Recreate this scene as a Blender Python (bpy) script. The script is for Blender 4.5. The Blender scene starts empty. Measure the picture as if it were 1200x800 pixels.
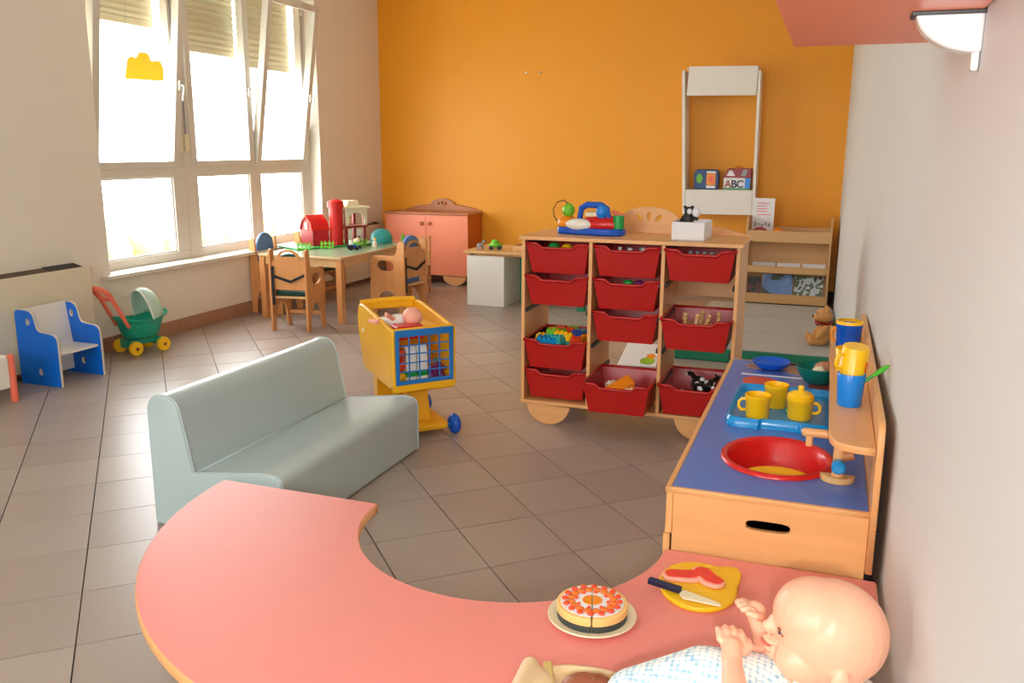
import bpy, bmesh, math, random
from mathutils import Vector, Matrix
random.seed(7)
S = bpy.context.scene
COL = S.collection
PI = math.pi
R = math.radians

# ------------------------------------------------------------ camera
cam_d = bpy.data.cameras.new('camera'); cam = bpy.data.objects.new('camera', cam_d); COL.objects.link(cam)
cam_d.sensor_width = 36; cam_d.lens = 1024.0 / 1200 * 36; cam_d.clip_start = .02
_p, _r, _y = R(12.42), R(-.29), R(19.89)
_fw = Vector((-math.sin(_y)*math.cos(_p), math.cos(_y)*math.cos(_p), -math.sin(_p)))
_rt = Vector((math.cos(_y), math.sin(_y), 0)); _dn = _fw.cross(_rt)
_r1 = _rt*math.cos(_r) + _dn*math.sin(_r); _d1 = _dn*math.cos(_r) - _rt*math.sin(_r)
cam.matrix_world = Matrix.Translation((0, 0, 1.4)) @ Matrix((_r1, -_d1, -_fw)).transposed().to_4x4()
S.camera = cam

# ------------------------------------------------------------ world, light, exposure
S.view_settings.view_transform = 'Standard'; S.view_settings.look = 'None'
S.view_settings.gamma = 1; S.view_settings.use_curve_mapping = False
S.view_settings.exposure = 0.2
W = bpy.data.worlds.new('overcast_sky'); S.world = W; W.use_nodes = True
bg = W.node_tree.nodes['Background']; bg.inputs[0].default_value = (.97, .99, 1.0, 1); bg.inputs[1].default_value = 12.5
fl_d = bpy.data.lights.new('camera_flash', 'POINT'); fl = bpy.data.objects.new('camera_flash', fl_d); COL.objects.link(fl)
fl.location = (.067, -.4, 1.483); fl_d.energy = 78; fl_d.shadow_soft_size = .035; fl_d.color = (1, .98, .95)
def portal(y0, y1):
    d = bpy.data.lights.new('window_portal', 'AREA'); o = bpy.data.objects.new('window_portal', d); COL.objects.link(o)
    d.shape = 'RECTANGLE'; d.size = 2.2; d.size_y = y1-y0; d.cycles.is_portal = True
    o.location = (-4.99, (y0+y1)/2, 1.64); o.rotation_euler = (0, R(-90), 0)
portal(4.72, 7.47)
rp_ = bpy.data.lights.new('window_portal', 'AREA'); ro_ = bpy.data.objects.new('window_portal', rp_); COL.objects.link(ro_)
rp_.shape = 'RECTANGLE'; rp_.size = 2.4; rp_.size_y = 1.5; rp_.cycles.is_portal = True
ro_.location = (-2.5, -2.93, 1.85); ro_.rotation_euler = (R(90), 0, 0)  # portal for the added rear window
try:
    S.cycles.use_denoising = True; S.cycles.max_bounces = 14; S.cycles.diffuse_bounces = 8; S.cycles.transparent_max_bounces = 16
    S.cycles.sample_clamp_indirect = 8
except Exception: pass

# ------------------------------------------------------------ materials
def lin(c): c /= 255; return c/12.92 if c <= .04045 else ((c+.055)/1.055)**2.4
def L3(rgb): return (lin(rgb[0]), lin(rgb[1]), lin(rgb[2]), 1)
MATS = {}
def mat(name, rgb, rough=.5, var=.05, scale=6, bump=0, bscale=60, metal=0, spec=.5, coat=0, stretch=None, sss=0, emit=0):
    if name in MATS: return MATS[name]
    m = bpy.data.materials.new(name); m.use_nodes = True; N = m.node_tree.nodes; K = m.node_tree.links
    b = N['Principled BSDF']; b.inputs['Roughness'].default_value = rough; b.inputs['Metallic'].default_value = metal
    b.inputs['Specular IOR Level'].default_value = spec; b.inputs['Coat Weight'].default_value = coat
    if sss:
        b.inputs['Subsurface Weight'].default_value = sss; b.inputs['Subsurface Radius'].default_value = (.01, .004, .002)
    tc = N.new('ShaderNodeTexCoord'); mp = N.new('ShaderNodeMapping'); K.new(tc.outputs['Object'], mp.inputs[0])
    if stretch: mp.inputs['Scale'].default_value = stretch
    nz = N.new('ShaderNodeTexNoise'); nz.inputs['Scale'].default_value = scale; nz.inputs['Detail'].default_value = 4
    K.new(mp.outputs[0], nz.inputs['Vector'])
    mx = N.new('ShaderNodeMix'); mx.data_type = 'RGBA'; c = L3(rgb)
    mx.inputs[6].default_value = tuple(v*(1-var) for v in c[:3])+(1,); mx.inputs[7].default_value = tuple(min(1, v*(1+var)) for v in c[:3])+(1,)
    K.new(nz.outputs[0], mx.inputs[0]); K.new(mx.outputs[2], b.inputs['Base Color'])
    if bump:
        n2 = N.new('ShaderNodeTexNoise'); n2.inputs['Scale'].default_value = bscale; K.new(mp.outputs[0], n2.inputs['Vector'])
        bp = N.new('ShaderNodeBump'); bp.inputs['Strength'].default_value = bump; bp.inputs['Distance'].default_value = .004
        K.new(n2.outputs[0], bp.inputs['Height']); K.new(bp.outputs[0], b.inputs['Normal'])
    MATS[name] = m; return m
def wood(name, rgb, dark=.16, axis=0, rough=.42, scale=3):
    st = [9, 9, 9]; st[axis] = .8
    return mat(name, rgb, rough, dark, scale, .06, 30, stretch=tuple(st), coat=.08)

M = dict(
 orange=mat('orange_paint', (236, 158, 10), .5, .03, 3, .08, 120),
 wallL=mat('offwhite_paint', (232, 225, 212), .6, .03, 2, .08, 120),
 wallR=mat('pale_grey_paint', (216, 217, 215), .6, .02, 2, .1, 90),
 ceil=mat('ceiling_paint', (235, 232, 226), .7),
 grout=mat('grout', (78, 68, 62), .9),
 skirt=mat('terracotta_skirting', (166, 124, 98), .45, .14, 5),
 pvc=mat('white_pvc', (214, 209, 198), .35, .02),
 shutter=mat('beige_shutter', (205, 198, 168), .5, .03),
 near_black=mat('near_black_matt', (32, 30, 30), .6),
 woodx=wood('beech_x', (226, 168, 108), axis=0), woody=wood('beech_y', (226, 168, 108), axis=1), woodz=wood('beech_z', (226, 168, 108), axis=2),
 palex=wood('pale_beech_x', (212, 168, 112), .1, 0), palez=wood('pale_beech_z', (212, 168, 112), .1, 2),
 brownx=wood('brown_beech_x', (182, 114, 66), .14, 0), chair=wood('chair_beech', (206, 142, 84), .14, 2),
 coral=mat('coral_laminate', (230, 138, 129), .36, .03, 14),
 blue=mat('blue_laminate', (82, 118, 196), .3, .03, 9),
 redbin=mat('red_bin_plastic', (180, 18, 14), .32, .05, 4),
 red=mat('red_plastic', (204, 24, 20), .25, .04), dred=mat('dark_red_plastic', (150, 24, 30), .35),
 yellow=mat('yellow_plastic', (248, 194, 12), .3, .04), cartY=mat('cart_yellow', (240, 178, 22), .38, .05),
 skyb=mat('sky_blue_plastic', (14, 128, 222), .22, .04), trayb=mat('tray_blue', (10, 138, 204), .2, .05),
 royal=mat('royal_blue_plastic', (8, 84, 196), .25, .04), cartB=mat('cart_blue', (20, 112, 186), .35, .04),
 teal=mat('teal_plastic', (26, 158, 128), .35, .05), bowl=mat('bottle_green_plastic', (4, 112, 100), .3, .05),
 green=mat('grass_green_plastic', (22, 150, 62), .4, .06), lime=mat('lime_plastic', (110, 190, 40), .35),
 white=mat('white_laminate', (232, 228, 218), .4, .02), cream=mat('cream_plastic', (232, 220, 186), .4, .05),
 black=mat('black_plastic', (18, 17, 19), .4), strap=mat('black_webbing', (16, 20, 24), .8, .1, 40),
 dgreen=mat('dark_green_vinyl', (16, 74, 62), .5, .08), cushB=mat('blue_vinyl', (92, 128, 186), .5, .05),
 salmon=mat('salmon_laminate', (240, 142, 106), .4, .03), orside=mat('orange_brown_side', (204, 104, 34), .45, .05),
 leather=mat('grey_green_leatherette', (175, 193, 194), .36, .04, 3, .35, 7, coat=.1),
 matgrey=mat('grey_mat', (176, 178, 174), .5, .04, 3, .15, 20), matgreen=mat('green_mat', (10, 128, 92), .5, .05),
 bluechair=mat('blue_chair_laminate', (0, 102, 206), .38, .04), hole=mat('pale_edge', (214, 204, 184), .5),
 skin=mat('doll_vinyl', (248, 186, 154), .38, .03, 8, sss=.08), lip=mat('doll_lip', (205, 110, 95), .4),
 tan=mat('teddy_plush', (206, 150, 88), .95, .16, 60, .6, 220), cradio=mat('radiator_enamel', (222, 212, 186), .45, .03),
 rust=mat('rusty_dark', (92, 76, 58), .8, .4, 30), hood=mat('mint_hood', (182, 208, 190), .45, .04),
 coralp=mat('coral_plastic', (232, 112, 84), .35, .04), purple=mat('purple_plastic', (110, 26, 92), .3),
 ored=mat('orange_red_plastic', (232, 74, 30), .3), oran=mat('orange_plastic', (240, 140, 20), .35),
 paper=mat('paper', (232, 232, 236), .7, .02), grey=mat('grey_plastic', (150, 152, 160), .4), brown=mat('brown_plastic', (150, 84, 52), .4, .1, 20),
 glare_metal=mat('glare_white_metal', (244, 245, 246), .2, .02, metal=.15, spec=.8), navy=mat('navy_plastic', (22, 30, 66), .35),  # bracket metal whitened so its colour carries the flash glare
 pink=mat('pink_print', (226, 120, 150), .7), pinkskin=mat('pink_vinyl', (242, 172, 150), .4), turq=mat('turquoise_plastic', (40, 160, 160), .4, .05),
 choc=mat('dark_chocolate', (52, 60, 58), .5), peach=mat('cream_icing', (242, 196, 120), .5),
)
def glassmat():
    m = bpy.data.materials.new('window_glass'); m.use_nodes = True; N = m.node_tree.nodes; K = m.node_tree.links
    N.remove(N['Principled BSDF']); o = N['Material Output']
    t = N.new('ShaderNodeBsdfTransparent'); t.inputs[0].default_value = (.97, .98, .98, 1)
    g = N.new('ShaderNodeBsdfGlossy'); g.inputs['Roughness'].default_value = .02
    x = N.new('ShaderNodeMixShader'); x.inputs[0].default_value = .06
    K.new(t.outputs[0], x.inputs[1]); K.new(g.outputs[0], x.inputs[2]); K.new(x.outputs[0], o.inputs[0]); return m
M['glass'] = glassmat()
def tilemat():
    m = bpy.data.materials.new('taupe_floor_tile'); m.use_nodes = True; N = m.node_tree.nodes; K = m.node_tree.links
    b = N['Principled BSDF']; b.inputs['Roughness'].default_value = .33; b.inputs['Specular IOR Level'].default_value = .45
    geo = N.new('ShaderNodeNewGeometry'); nz = N.new('ShaderNodeTexNoise'); nz.inputs['Scale'].default_value = 2.2; nz.inputs['Detail'].default_value = 6
    K.new(geo.outputs['Position'], nz.inputs['Vector'])
    n3 = N.new('ShaderNodeTexNoise'); n3.inputs['Scale'].default_value = 90; K.new(geo.outputs['Position'], n3.inputs['Vector'])
    oi = N.new('ShaderNodeObjectInfo'); r = N.new('ShaderNodeValToRGB')
    ad = N.new('ShaderNodeMath'); ad.operation = 'MULTIPLY_ADD'; ad.inputs[1].default_value = .5
    K.new(oi.outputs['Random'], ad.inputs[0]); 
    ml = N.new('ShaderNodeMath'); ml.operation = 'MULTIPLY_ADD'; ml.inputs[1].default_value = .2
    K.new(n3.outputs[0], ml.inputs[0]); mm = N.new('ShaderNodeMath'); mm.operation = 'MULTIPLY'; mm.inputs[1].default_value = .4
    K.new(nz.outputs[0], mm.inputs[0]); K.new(mm.outputs[0], ml.inputs[2]); K.new(ml.outputs[0], ad.inputs[2])
    e = r.color_ramp.elements; e[0].position = .15; e[0].color = L3((158, 142, 132)); e[1].position = .85; e[1].color = L3((170, 158, 147))
    K.new(ad.outputs[0], r.inputs[0]); K.new(r.outputs[0], b.inputs['Base Color'])
    bp = N.new('ShaderNodeBump'); bp.inputs['Strength'].default_value = .05; bp.inputs['Distance'].default_value = .002
    K.new(n3.outputs[0], bp.inputs['Height']); K.new(bp.outputs[0], b.inputs['Normal']); return m
M['tile'] = tilemat()
def dressmat():
    m = bpy.data.materials.new('blue_spotted_cotton'); m.use_nodes = True; N = m.node_tree.nodes; K = m.node_tree.links
    b = N['Principled BSDF']; b.inputs['Roughness'].default_value = .9
    tc = N.new('ShaderNodeTexCoord'); v = N.new('ShaderNodeTexVoronoi'); v.inputs['Scale'].default_value = 95; v.inputs['Randomness'].default_value = .25
    K.new(tc.outputs['Object'], v.inputs['Vector'])
    r = N.new('ShaderNodeValToRGB'); e = r.color_ramp.elements
    e[0].position = .42; e[0].color = L3((246, 247, 245)); e[1].position = .72; e[1].color = L3((150, 196, 220))
    x = r.color_ramp.elements.new(.56); x.color = L3((206, 226, 232))
    K.new(v.outputs['Distance'], r.inputs[0]); K.new(r.outputs[0], b.inputs['Base Color'])
    bp = N.new('ShaderNodeBump'); bp.inputs['Strength'].default_value = .4; bp.inputs['Distance'].default_value = .003; bp.invert = True
    K.new(v.outputs['Distance'], bp.inputs['Height']); K.new(bp.outputs[0], b.inputs['Normal']); return m
M['dress'] = dressmat()
def photomat(name, cols, scale=9):
    m = bpy.data.materials.new(name); m.use_nodes = True; N = m.node_tree.nodes; K = m.node_tree.links
    b = N['Principled BSDF']; b.inputs['Roughness'].default_value = .35
    tc = N.new('ShaderNodeTexCoord'); nz = N.new('ShaderNodeTexNoise'); nz.inputs['Scale'].default_value = scale; nz.inputs['Detail'].default_value = 5
    K.new(tc.outputs['Object'], nz.inputs['Vector']); r = N.new('ShaderNodeValToRGB'); r.color_ramp.interpolation = 'CONSTANT'
    e = r.color_ramp.elements
    while len(e) < len(cols): e.new(.5)
    for i, c in enumerate(cols): e[i].position = .3+.4*i/max(1, len(cols)-1) if i else 0; e[i].color = L3(c)
    K.new(nz.outputs[0], r.inputs[0]); K.new(r.outputs[0], b.inputs['Base Color']); return m

# ------------------------------------------------------------ mesh helpers
def link(o, parent=None):
    COL.objects.link(o)
    if parent is not None: o.parent = parent
    return o
def finish(name, me, m, parent=None, smooth=True, bevel=0, loc=None, rot=None, ang=35, seg=2):
    me.name = name
    if m is not None: me.materials.clear(); me.materials.append(m if not isinstance(m, str) else M[m])
    if smooth:
        for p in me.polygons: p.use_smooth = True
        me.set_sharp_from_angle(angle=R(ang))
    o = bpy.data.objects.new(name, me); link(o, parent)
    if loc is not None: o.location = loc
    if rot is not None: o.rotation_euler = rot
    if bevel:
        md = o.modifiers.new('bevel', 'BEVEL'); md.width = bevel; md.segments = seg; md.limit_method = 'ANGLE'; md.angle_limit = R(40)
        md.harden_normals = bool(smooth)
    return o
class B:
    def __init__(s): s.bm = bmesh.new()
    def _add(s, vs, fs):
        v = [s.bm.verts.new(p) for p in vs]
        for f in fs:
            try: s.bm.faces.new([v[i] for i in f])
            except ValueError: pass
        return s
    def box(s, c, d, rot=None):
        x, y, z = d[0]/2, d[1]/2, d[2]/2; c = Vector(c)
        vs = [Vector((a*x, b*y, e*z)) for e in (-1, 1) for b in (-1, 1) for a in (-1, 1)]
        if rot is not None:
            from mathutils import Euler
            rm = Euler(rot).to_matrix(); vs = [rm @ v for v in vs]
        return s._add([v+c for v in vs], [(0, 2, 3, 1), (4, 5, 7, 6), (0, 1, 5, 4), (2, 6, 7, 3), (0, 4, 6, 2), (1, 3, 7, 5)])
    def bb(s, x0, x1, y0, y1, z0, z1): return s.box(((x0+x1)/2, (y0+y1)/2, (z0+z1)/2), (abs(x1-x0), abs(y1-y0), abs(z1-z0)))
    def cyl(s, p0, p1, r0, r1=None, n=20):
        r1 = r0 if r1 is None else r1; p0 = Vector(p0); p1 = Vector(p1); d = (p1-p0).normalized()
        a = d.orthogonal().normalized(); b = d.cross(a); vs = []
        for p, r in ((p0, r0), (p1, r1)):
            vs += [p+(a*math.cos(2*PI*i/n)+b*math.sin(2*PI*i/n))*r for i in range(n)]
        fs = [(i, (i+1) % n, n+(i+1) % n, n+i) for i in range(n)]+[tuple(range(n-1, -1, -1)), tuple(range(n, 2*n))]
        return s._add(vs, fs)
    def tube(s, pts, r, n=8, closed=False):
        pts = [Vector(p) for p in pts]; m = len(pts); rs = r if isinstance(r, (list, tuple)) else [r]*m; vs = []; prev = None
        for i, p in enumerate(pts):
            if closed: t = (pts[(i+1) % m]-pts[i-1])
            else: t = pts[min(i+1, m-1)]-pts[max(i-1, 0)]
            t.normalize()
            a = t.orthogonal().normalized() if prev is None else (prev-t*prev.dot(t)).normalized()
            prev = a; b = t.cross(a)
            vs += [p+(a*math.cos(2*PI*k/n)+b*math.sin(2*PI*k/n))*rs[i] for k in range(n)]
        fs = []
        for i in range(m if closed else m-1):
            j = (i+1) % m
            fs += [(i*n+k, i*n+(k+1) % n, j*n+(k+1) % n, j*n+k) for k in range(n)]
        if not closed: fs += [tuple(range(n-1, -1, -1)), tuple(range((m-1)*n, m*n))]
        return s._add(vs, fs)
    def ell(s, c, r, u=20, v=12, rot=None):
        if not isinstance(r, (tuple, list)): r = (r, r, r)
        mt = Matrix.Translation(c) @ (rot.to_4x4() if rot is not None else Matrix.Identity(4)) @ Matrix.Diagonal((*r, 1))
        bmesh.ops.create_uvsphere(s.bm, u_segments=u, v_segments=v, radius=1, matrix=mt); return s
    def lathe(s, prof, c=(0, 0, 0), n=28, sx=1, sy=1):
        vs = []; c = Vector(c); m = len(prof)
        for r, z in prof:
            vs += [c+Vector((r*sx*math.cos(2*PI*i/n), r*sy*math.sin(2*PI*i/n), z)) for i in range(n)]
        fs = [(j*n+i, j*n+(i+1) % n, (j+1)*n+(i+1) % n, (j+1)*n+i) for j in range(m-1) for i in range(n)]
        s._add(vs, fs)
        return s
    def prism(s, poly, ax, a0, a1):
        """poly of 2d points in the two other axes (in xyz order), extruded along ax"""
        def P(u, v, a):
            return {0: (a, u, v), 1: (u, a, v), 2: (u, v, a)}[ax]
        n = len(poly); vs = [P(u, v, a0) for u, v in poly]+[P(u, v, a1) for u, v in poly]
        return s._add(vs, [(i, (i+1) % n, n+(i+1) % n, n+i) for i in range(n)]+[tuple(range(n-1, -1, -1)), tuple(range(n, 2*n))])
    def mesh(s, weld=False):
        if weld: bmesh.ops.remove_doubles(s.bm, verts=s.bm.verts, dist=1e-5)
        bmesh.ops.recalc_face_normals(s.bm, faces=s.bm.faces)
        me = bpy.data.meshes.new('m'); s.bm.to_mesh(me); s.bm.free(); return me
    def obj(s, name, m, parent=None, **k): return finish(name, s.mesh(), m, parent, **k)
def bx(name, m, parent, x0, x1, y0, y1, z0, z1, bevel=.003, **k): return B().bb(x0, x1, y0, y1, z0, z1).obj(name, m, parent, bevel=bevel, **k)
def ov(cx, cy, rx, ry, n=28, p=2.0):
    o = []
    for i in range(n):
        a = 2*PI*i/n; ca, sa = math.cos(a), math.sin(a)
        o.append((cx+rx*math.copysign(abs(ca)**(2/p), ca), cy+ry*math.copysign(abs(sa)**(2/p), sa)))
    return o
def rp(pts, r=.02, n=5):
    """round the corners of a 2d polygon; r is one radius or one for each corner"""
    out = []; m = len(pts)
    for i, p in enumerate(pts):
        rr = r[i] if isinstance(r, (list, tuple)) else r
        p = Vector(p); a = Vector(pts[i-1])-p; b = Vector(pts[(i+1) % m])-p
        d = min(rr, a.length*.49, b.length*.49)
        if d < 1e-5: out.append(tuple(p)); continue
        q0 = p+a.normalized()*d; q1 = p+b.normalized()*d
        for k in range(n+1):
            t = k/n; out.append(tuple(q0*(1-t)**2+p*2*t*(1-t)+q1*t*t))
    return out
def panel(name, m, parent, outer, holes, t, ax, a, bev=0.0015, **k):
    """flat board with real cut-outs: outline in the two axes other than ax, centred on a along ax"""
    cu = bpy.data.curves.new('c', 'CURVE'); cu.dimensions = '2D'; cu.fill_mode = 'BOTH'; cu.extrude = t/2-bev; cu.bevel_depth = bev; cu.bevel_resolution = 1; cu.offset = -bev
    if holes:
        dn = []
        for i, p in enumerate(outer):
            q = outer[(i+1) % len(outer)]; nk = max(1, int(math.hypot(q[0]-p[0], q[1]-p[1])/.06))
            dn += [(p[0]+(q[0]-p[0])*j/nk, p[1]+(q[1]-p[1])*j/nk) for j in range(nk)]
        outer = dn
    for pl in [outer]+list(holes):
        sp = cu.splines.new('POLY'); sp.points.add(len(pl)-1); sp.use_cyclic_u = True
        for q, p in zip(sp.points, pl): q.co = (p[0], p[1], 0, 1)
    o = bpy.data.objects.new('c', cu); COL.objects.link(o)
    me = bpy.data.meshes.new_from_object(o.evaluated_get(bpy.context.evaluated_depsgraph_get()))
    bpy.data.objects.remove(o); bpy.data.curves.remove(cu)
    for v in me.vertices:
        u, w, h = v.co; v.co = {0: (a+h, u, w), 1: (u, a+h, w), 2: (u, w, a+h)}[ax]
    bm = bmesh.new(); bm.from_mesh(me); bmesh.ops.remove_doubles(bm, verts=bm.verts, dist=1e-5)
    bmesh.ops.recalc_face_normals(bm, faces=bm.faces); bm.to_mesh(me); bm.free()
    k.setdefault('smooth', False)
    return finish(name, me, m, parent, **k)
def textmesh(txt, size, t=.001):
    cu = bpy.data.curves.new('t', 'FONT'); cu.body = txt; cu.size = size; cu.extrude = t; cu.align_x = 'CENTER'; cu.align_y = 'BOTTOM_BASELINE'
    cu.offset = size*.02
    o = bpy.data.objects.new('t', cu); COL.objects.link(o)
    me = bpy.data.meshes.new_from_object(o.evaluated_get(bpy.context.evaluated_depsgraph_get()))
    bpy.data.objects.remove(o); bpy.data.curves.remove(cu); return me
def blob(name, prims, m, parent=None, voxel=.004, smooth=8, **k):
    """one continuous surface grown from overlapping ellipsoids ('e',c,r,rot) and tapered capsules ('c',p0,p1,r0,r1)"""
    b = B()
    for q in prims:
        if q[0] == 'e': b.ell(q[1], q[2], 24, 16, q[3] if len(q) > 3 else None)
        else:
            p0, p1 = Vector(q[1]), Vector(q[2]); b.cyl(p0, p1, q[3], q[4], 16); b.ell(p0, q[3], 16, 10); b.ell(p1, q[4], 16, 10)
    o = bpy.data.objects.new('b', b.mesh()); COL.objects.link(o)
    r = o.modifiers.new('r', 'REMESH'); r.mode = 'VOXEL'; r.voxel_size = voxel
    if smooth: s = o.modifiers.new('s', 'SMOOTH'); s.iterations = smooth; s.factor = .5
    me = bpy.data.meshes.new_from_object(o.evaluated_get(bpy.context.evaluated_depsgraph_get()))
    om = o.data; bpy.data.objects.remove(o); bpy.data.meshes.remove(om)
    return finish(name, me, m, parent, ang=180, **k)
def tag(o, label, cat=None, group=None, kind=None):
    if label: o['label'] = label
    if cat: o['category'] = cat
    if group: o['group'] = group
    if kind: o['kind'] = kind
    return o
def thing(name, label, cat, loc=(0, 0, 0), rz=0, group=None):
    o = bpy.data.objects.new(name, None); COL.objects.link(o); o.location = loc; o.rotation_euler = (0, 0, rz); o.empty_display_size = .05
    return tag(o, label, cat, group)
def struct(o): o['kind'] = 'structure'; return o
def kids(o): return [c for c in bpy.data.objects if c.parent == o]
def copy_tree(o, parent=None):
    c = o.copy(); COL.objects.link(c)
    if parent is not None: c.parent = parent
    for ch in kids(o): copy_tree(ch, c)
    return c
def arc(cx, cy, r, a0, a1, n): return [(cx+r*math.cos(R(a0+(a1-a0)*i/n)), cy+r*math.sin(R(a0+(a1-a0)*i/n))) for i in range(n+1)]

# ============================================================ THE ROOM
XL, YB, YR, ZC = -4.68, 8.70, -2.6, 3.0
def xr(y): return .21-.0155*y                        # right wall, a degree off square
floor = struct(bx('floor', 'grout', None, XL-.3, .7, YR-.3, YB+.3, -.12, -.012, bevel=0))
# tiles laid on the diagonal, each its own slab, clipped at the walls
TA = R(42.63); TU, TV, U0, V0 = .3195, .3357, 1.0, 2.572
cu_, su_ = math.cos(TA), math.sin(TA)
def uv2xy(u, v): return (u*cu_-v*su_, u*su_+v*cu_)
def clip(poly, n, d):
    out = []
    for i, p in enumerate(poly):
        q = poly[(i+1) % len(poly)]; a = p[0]*n[0]+p[1]*n[1]-d; b = q[0]*n[0]+q[1]*n[1]-d
        if a <= 0: out.append(p)
        if (a < 0 < b) or (b < 0 < a):
            t = a/(a-b); out.append((p[0]+(q[0]-p[0])*t, p[1]+(q[1]-p[1])*t))
    return out
def tilemesh(poly):
    b = B(); g = .0; b.prism(poly, 2, -.011, 0)
    return b.mesh()
g = .0022
full = [(-TU/2+g, -TV/2+g), (TU/2-g, -TV/2+g), (TU/2-g, TV/2-g), (-TU/2+g, TV/2-g)]
full = [uv2xy(*p) for p in full]
me0 = tilemesh(full); cand = []
camM = cam.matrix_world.inverted(); FP = 1024/1200
for i in range(-40, 40):
    for j in range(-40, 40):
        c = uv2xy(U0+(i+.5)*TU, V0+(j+.5)*TV)
        if not (XL-.3 < c[0] < .6 and YR-.3 < c[1] < YB+.3): continue
        poly = [(c[0]+p[0], c[1]+p[1]) for p in full]; n0 = poly
        for n, d in (((-1, 0), -XL-.012), ((0, 1), YB), ((0, -1), -YR), ((1, .0155), .21)):
            if poly: poly = clip(poly, n, d)
        if len(poly) < 3: continue
        whole = len(poly) == 4 and max(abs(a[k]-b[k]) for a, b in zip(poly, n0) for k in (0, 1)) < 1e-6
        q = camM @ Vector((c[0], c[1], 0)); vis = 0
        if q.z < -.3:
            px, py = q.x/-q.z*FP, q.y/-q.z*FP
            if abs(px) < .54 and abs(py) < .38: vis = 1
        cand.append((-vis, math.hypot(c[0], c[1]), c, poly, whole))
cand.sort(key=lambda t: (t[0], t[1]))
rest = B()
for k, (v, d, c, poly, whole) in enumerate(cand):
    if k < 300:
        if whole: o = bpy.data.objects.new('tile', me0); link(o, floor); o.location = (c[0], c[1], random.uniform(-.0006, 0)); 
        else: o = finish('tile', tilemesh([(p[0]-c[0], p[1]-c[1]) for p in poly]), 'tile', floor, smooth=False); o.location = (c[0], c[1], random.uniform(-.0006, 0))
    else: rest.prism(poly, 2, -.011, -.0003)
me0.materials.append(M['tile'])
tag(rest.obj('tile_field', 'tile', floor, smooth=False), None, kind='stuff')

# left wall with two window openings
OP = [(4.72, 7.47)]; ZS, ZT = .505, 2.74
b = B(); X0 = XL-.32
ys = [YR-.3, OP[0][0], OP[0][1], YB+.3]
for a0, a1 in ((0, 1), (2, 3)): b.bb(X0, XL, ys[a0], ys[a1], -.12, ZC)
for y0, y1 in OP: b.bb(X0, XL, y0, y1, -.12, ZS); b.bb(X0, XL, y0, y1, ZT, ZC)
struct(b.obj('wall_left', 'wallL', None, smooth=False))
struct(bx('wall_back', 'orange', None, XL, .6, YB, YB+.3, -.12, ZC, bevel=0))
RW = (-3.7, -1.3, 1.1, 2.6)                              # unseen window, added behind the camera to light the furniture fronts
struct(B().bb(XL, RW[0], YR-.3, YR, -.12, ZC).bb(RW[1], .6, YR-.3, YR, -.12, ZC).bb(RW[0], RW[1], YR-.3, YR, -.12, RW[2]).bb(RW[0], RW[1], YR-.3, YR, RW[3], ZC).obj('wall_rear', 'wallR', None, smooth=False))
w = struct(B().bb(RW[0], RW[0]+.06, YR-.2, YR-.13, RW[2], RW[3]).bb(RW[1]-.06, RW[1], YR-.2, YR-.13, RW[2], RW[3]).bb(RW[0]+.06, RW[1]-.06, YR-.2, YR-.13, RW[2], RW[2]+.06).bb(RW[0]+.06, RW[1]-.06, YR-.2, YR-.13, RW[3]-.06, RW[3]).bb(-2.55, -2.45, YR-.2, YR-.13, RW[2]+.06, RW[3]-.06).obj('window_4', 'pvc', None, bevel=.004))
bx('pane', 'glass', w, RW[0]+.06, -2.55, YR-.17, YR-.16, RW[2]+.06, RW[3]-.06, bevel=0); bx('pane', 'glass', w, -2.45, RW[1]-.06, YR-.17, YR-.16, RW[2]+.06, RW[3]-.06, bevel=0)
struct(B().prism([(xr(YR), YR), (.6, YR), (.6, YB), (xr(YB), YB)], 2, -.12, ZC).obj('wall_right', 'wallR', None, smooth=False))
struct(bx('ceiling', 'ceil', None, XL-.32, .6, YR-.3, YB+.3, ZC, ZC+.2, bevel=0))
# terracotta skirting tiles along the left wall
base = struct(B().bb(XL, XL+.006, 2.3, YB, 0, .1).obj('baseboard_left', 'grout', None, smooth=False))
sk = B().bb(0, .012, .0015, .3335, .0, .105).mesh(); sk.materials.append(M['skirt'])
for i in range(19):
    o = bpy.data.objects.new('skirting_tile', sk); link(o, base); o.location = (XL+.004, 2.34+i*.335, 0)
base2 = struct(B().bb(XL+.02, xr(YB), YB-.006, YB, 0, .1).obj('baseboard_back', 'grout', None, smooth=False))
sk2 = B().bb(.0015, .3335, -.012, 0, .0, .105).mesh(); sk2.materials.append(M['skirt'])
for i in range(14):
    o = bpy.data.objects.new('skirting_tile', sk2); link(o, base2); o.location = (XL+.025+i*.335, YB-.004, 0)

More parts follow.
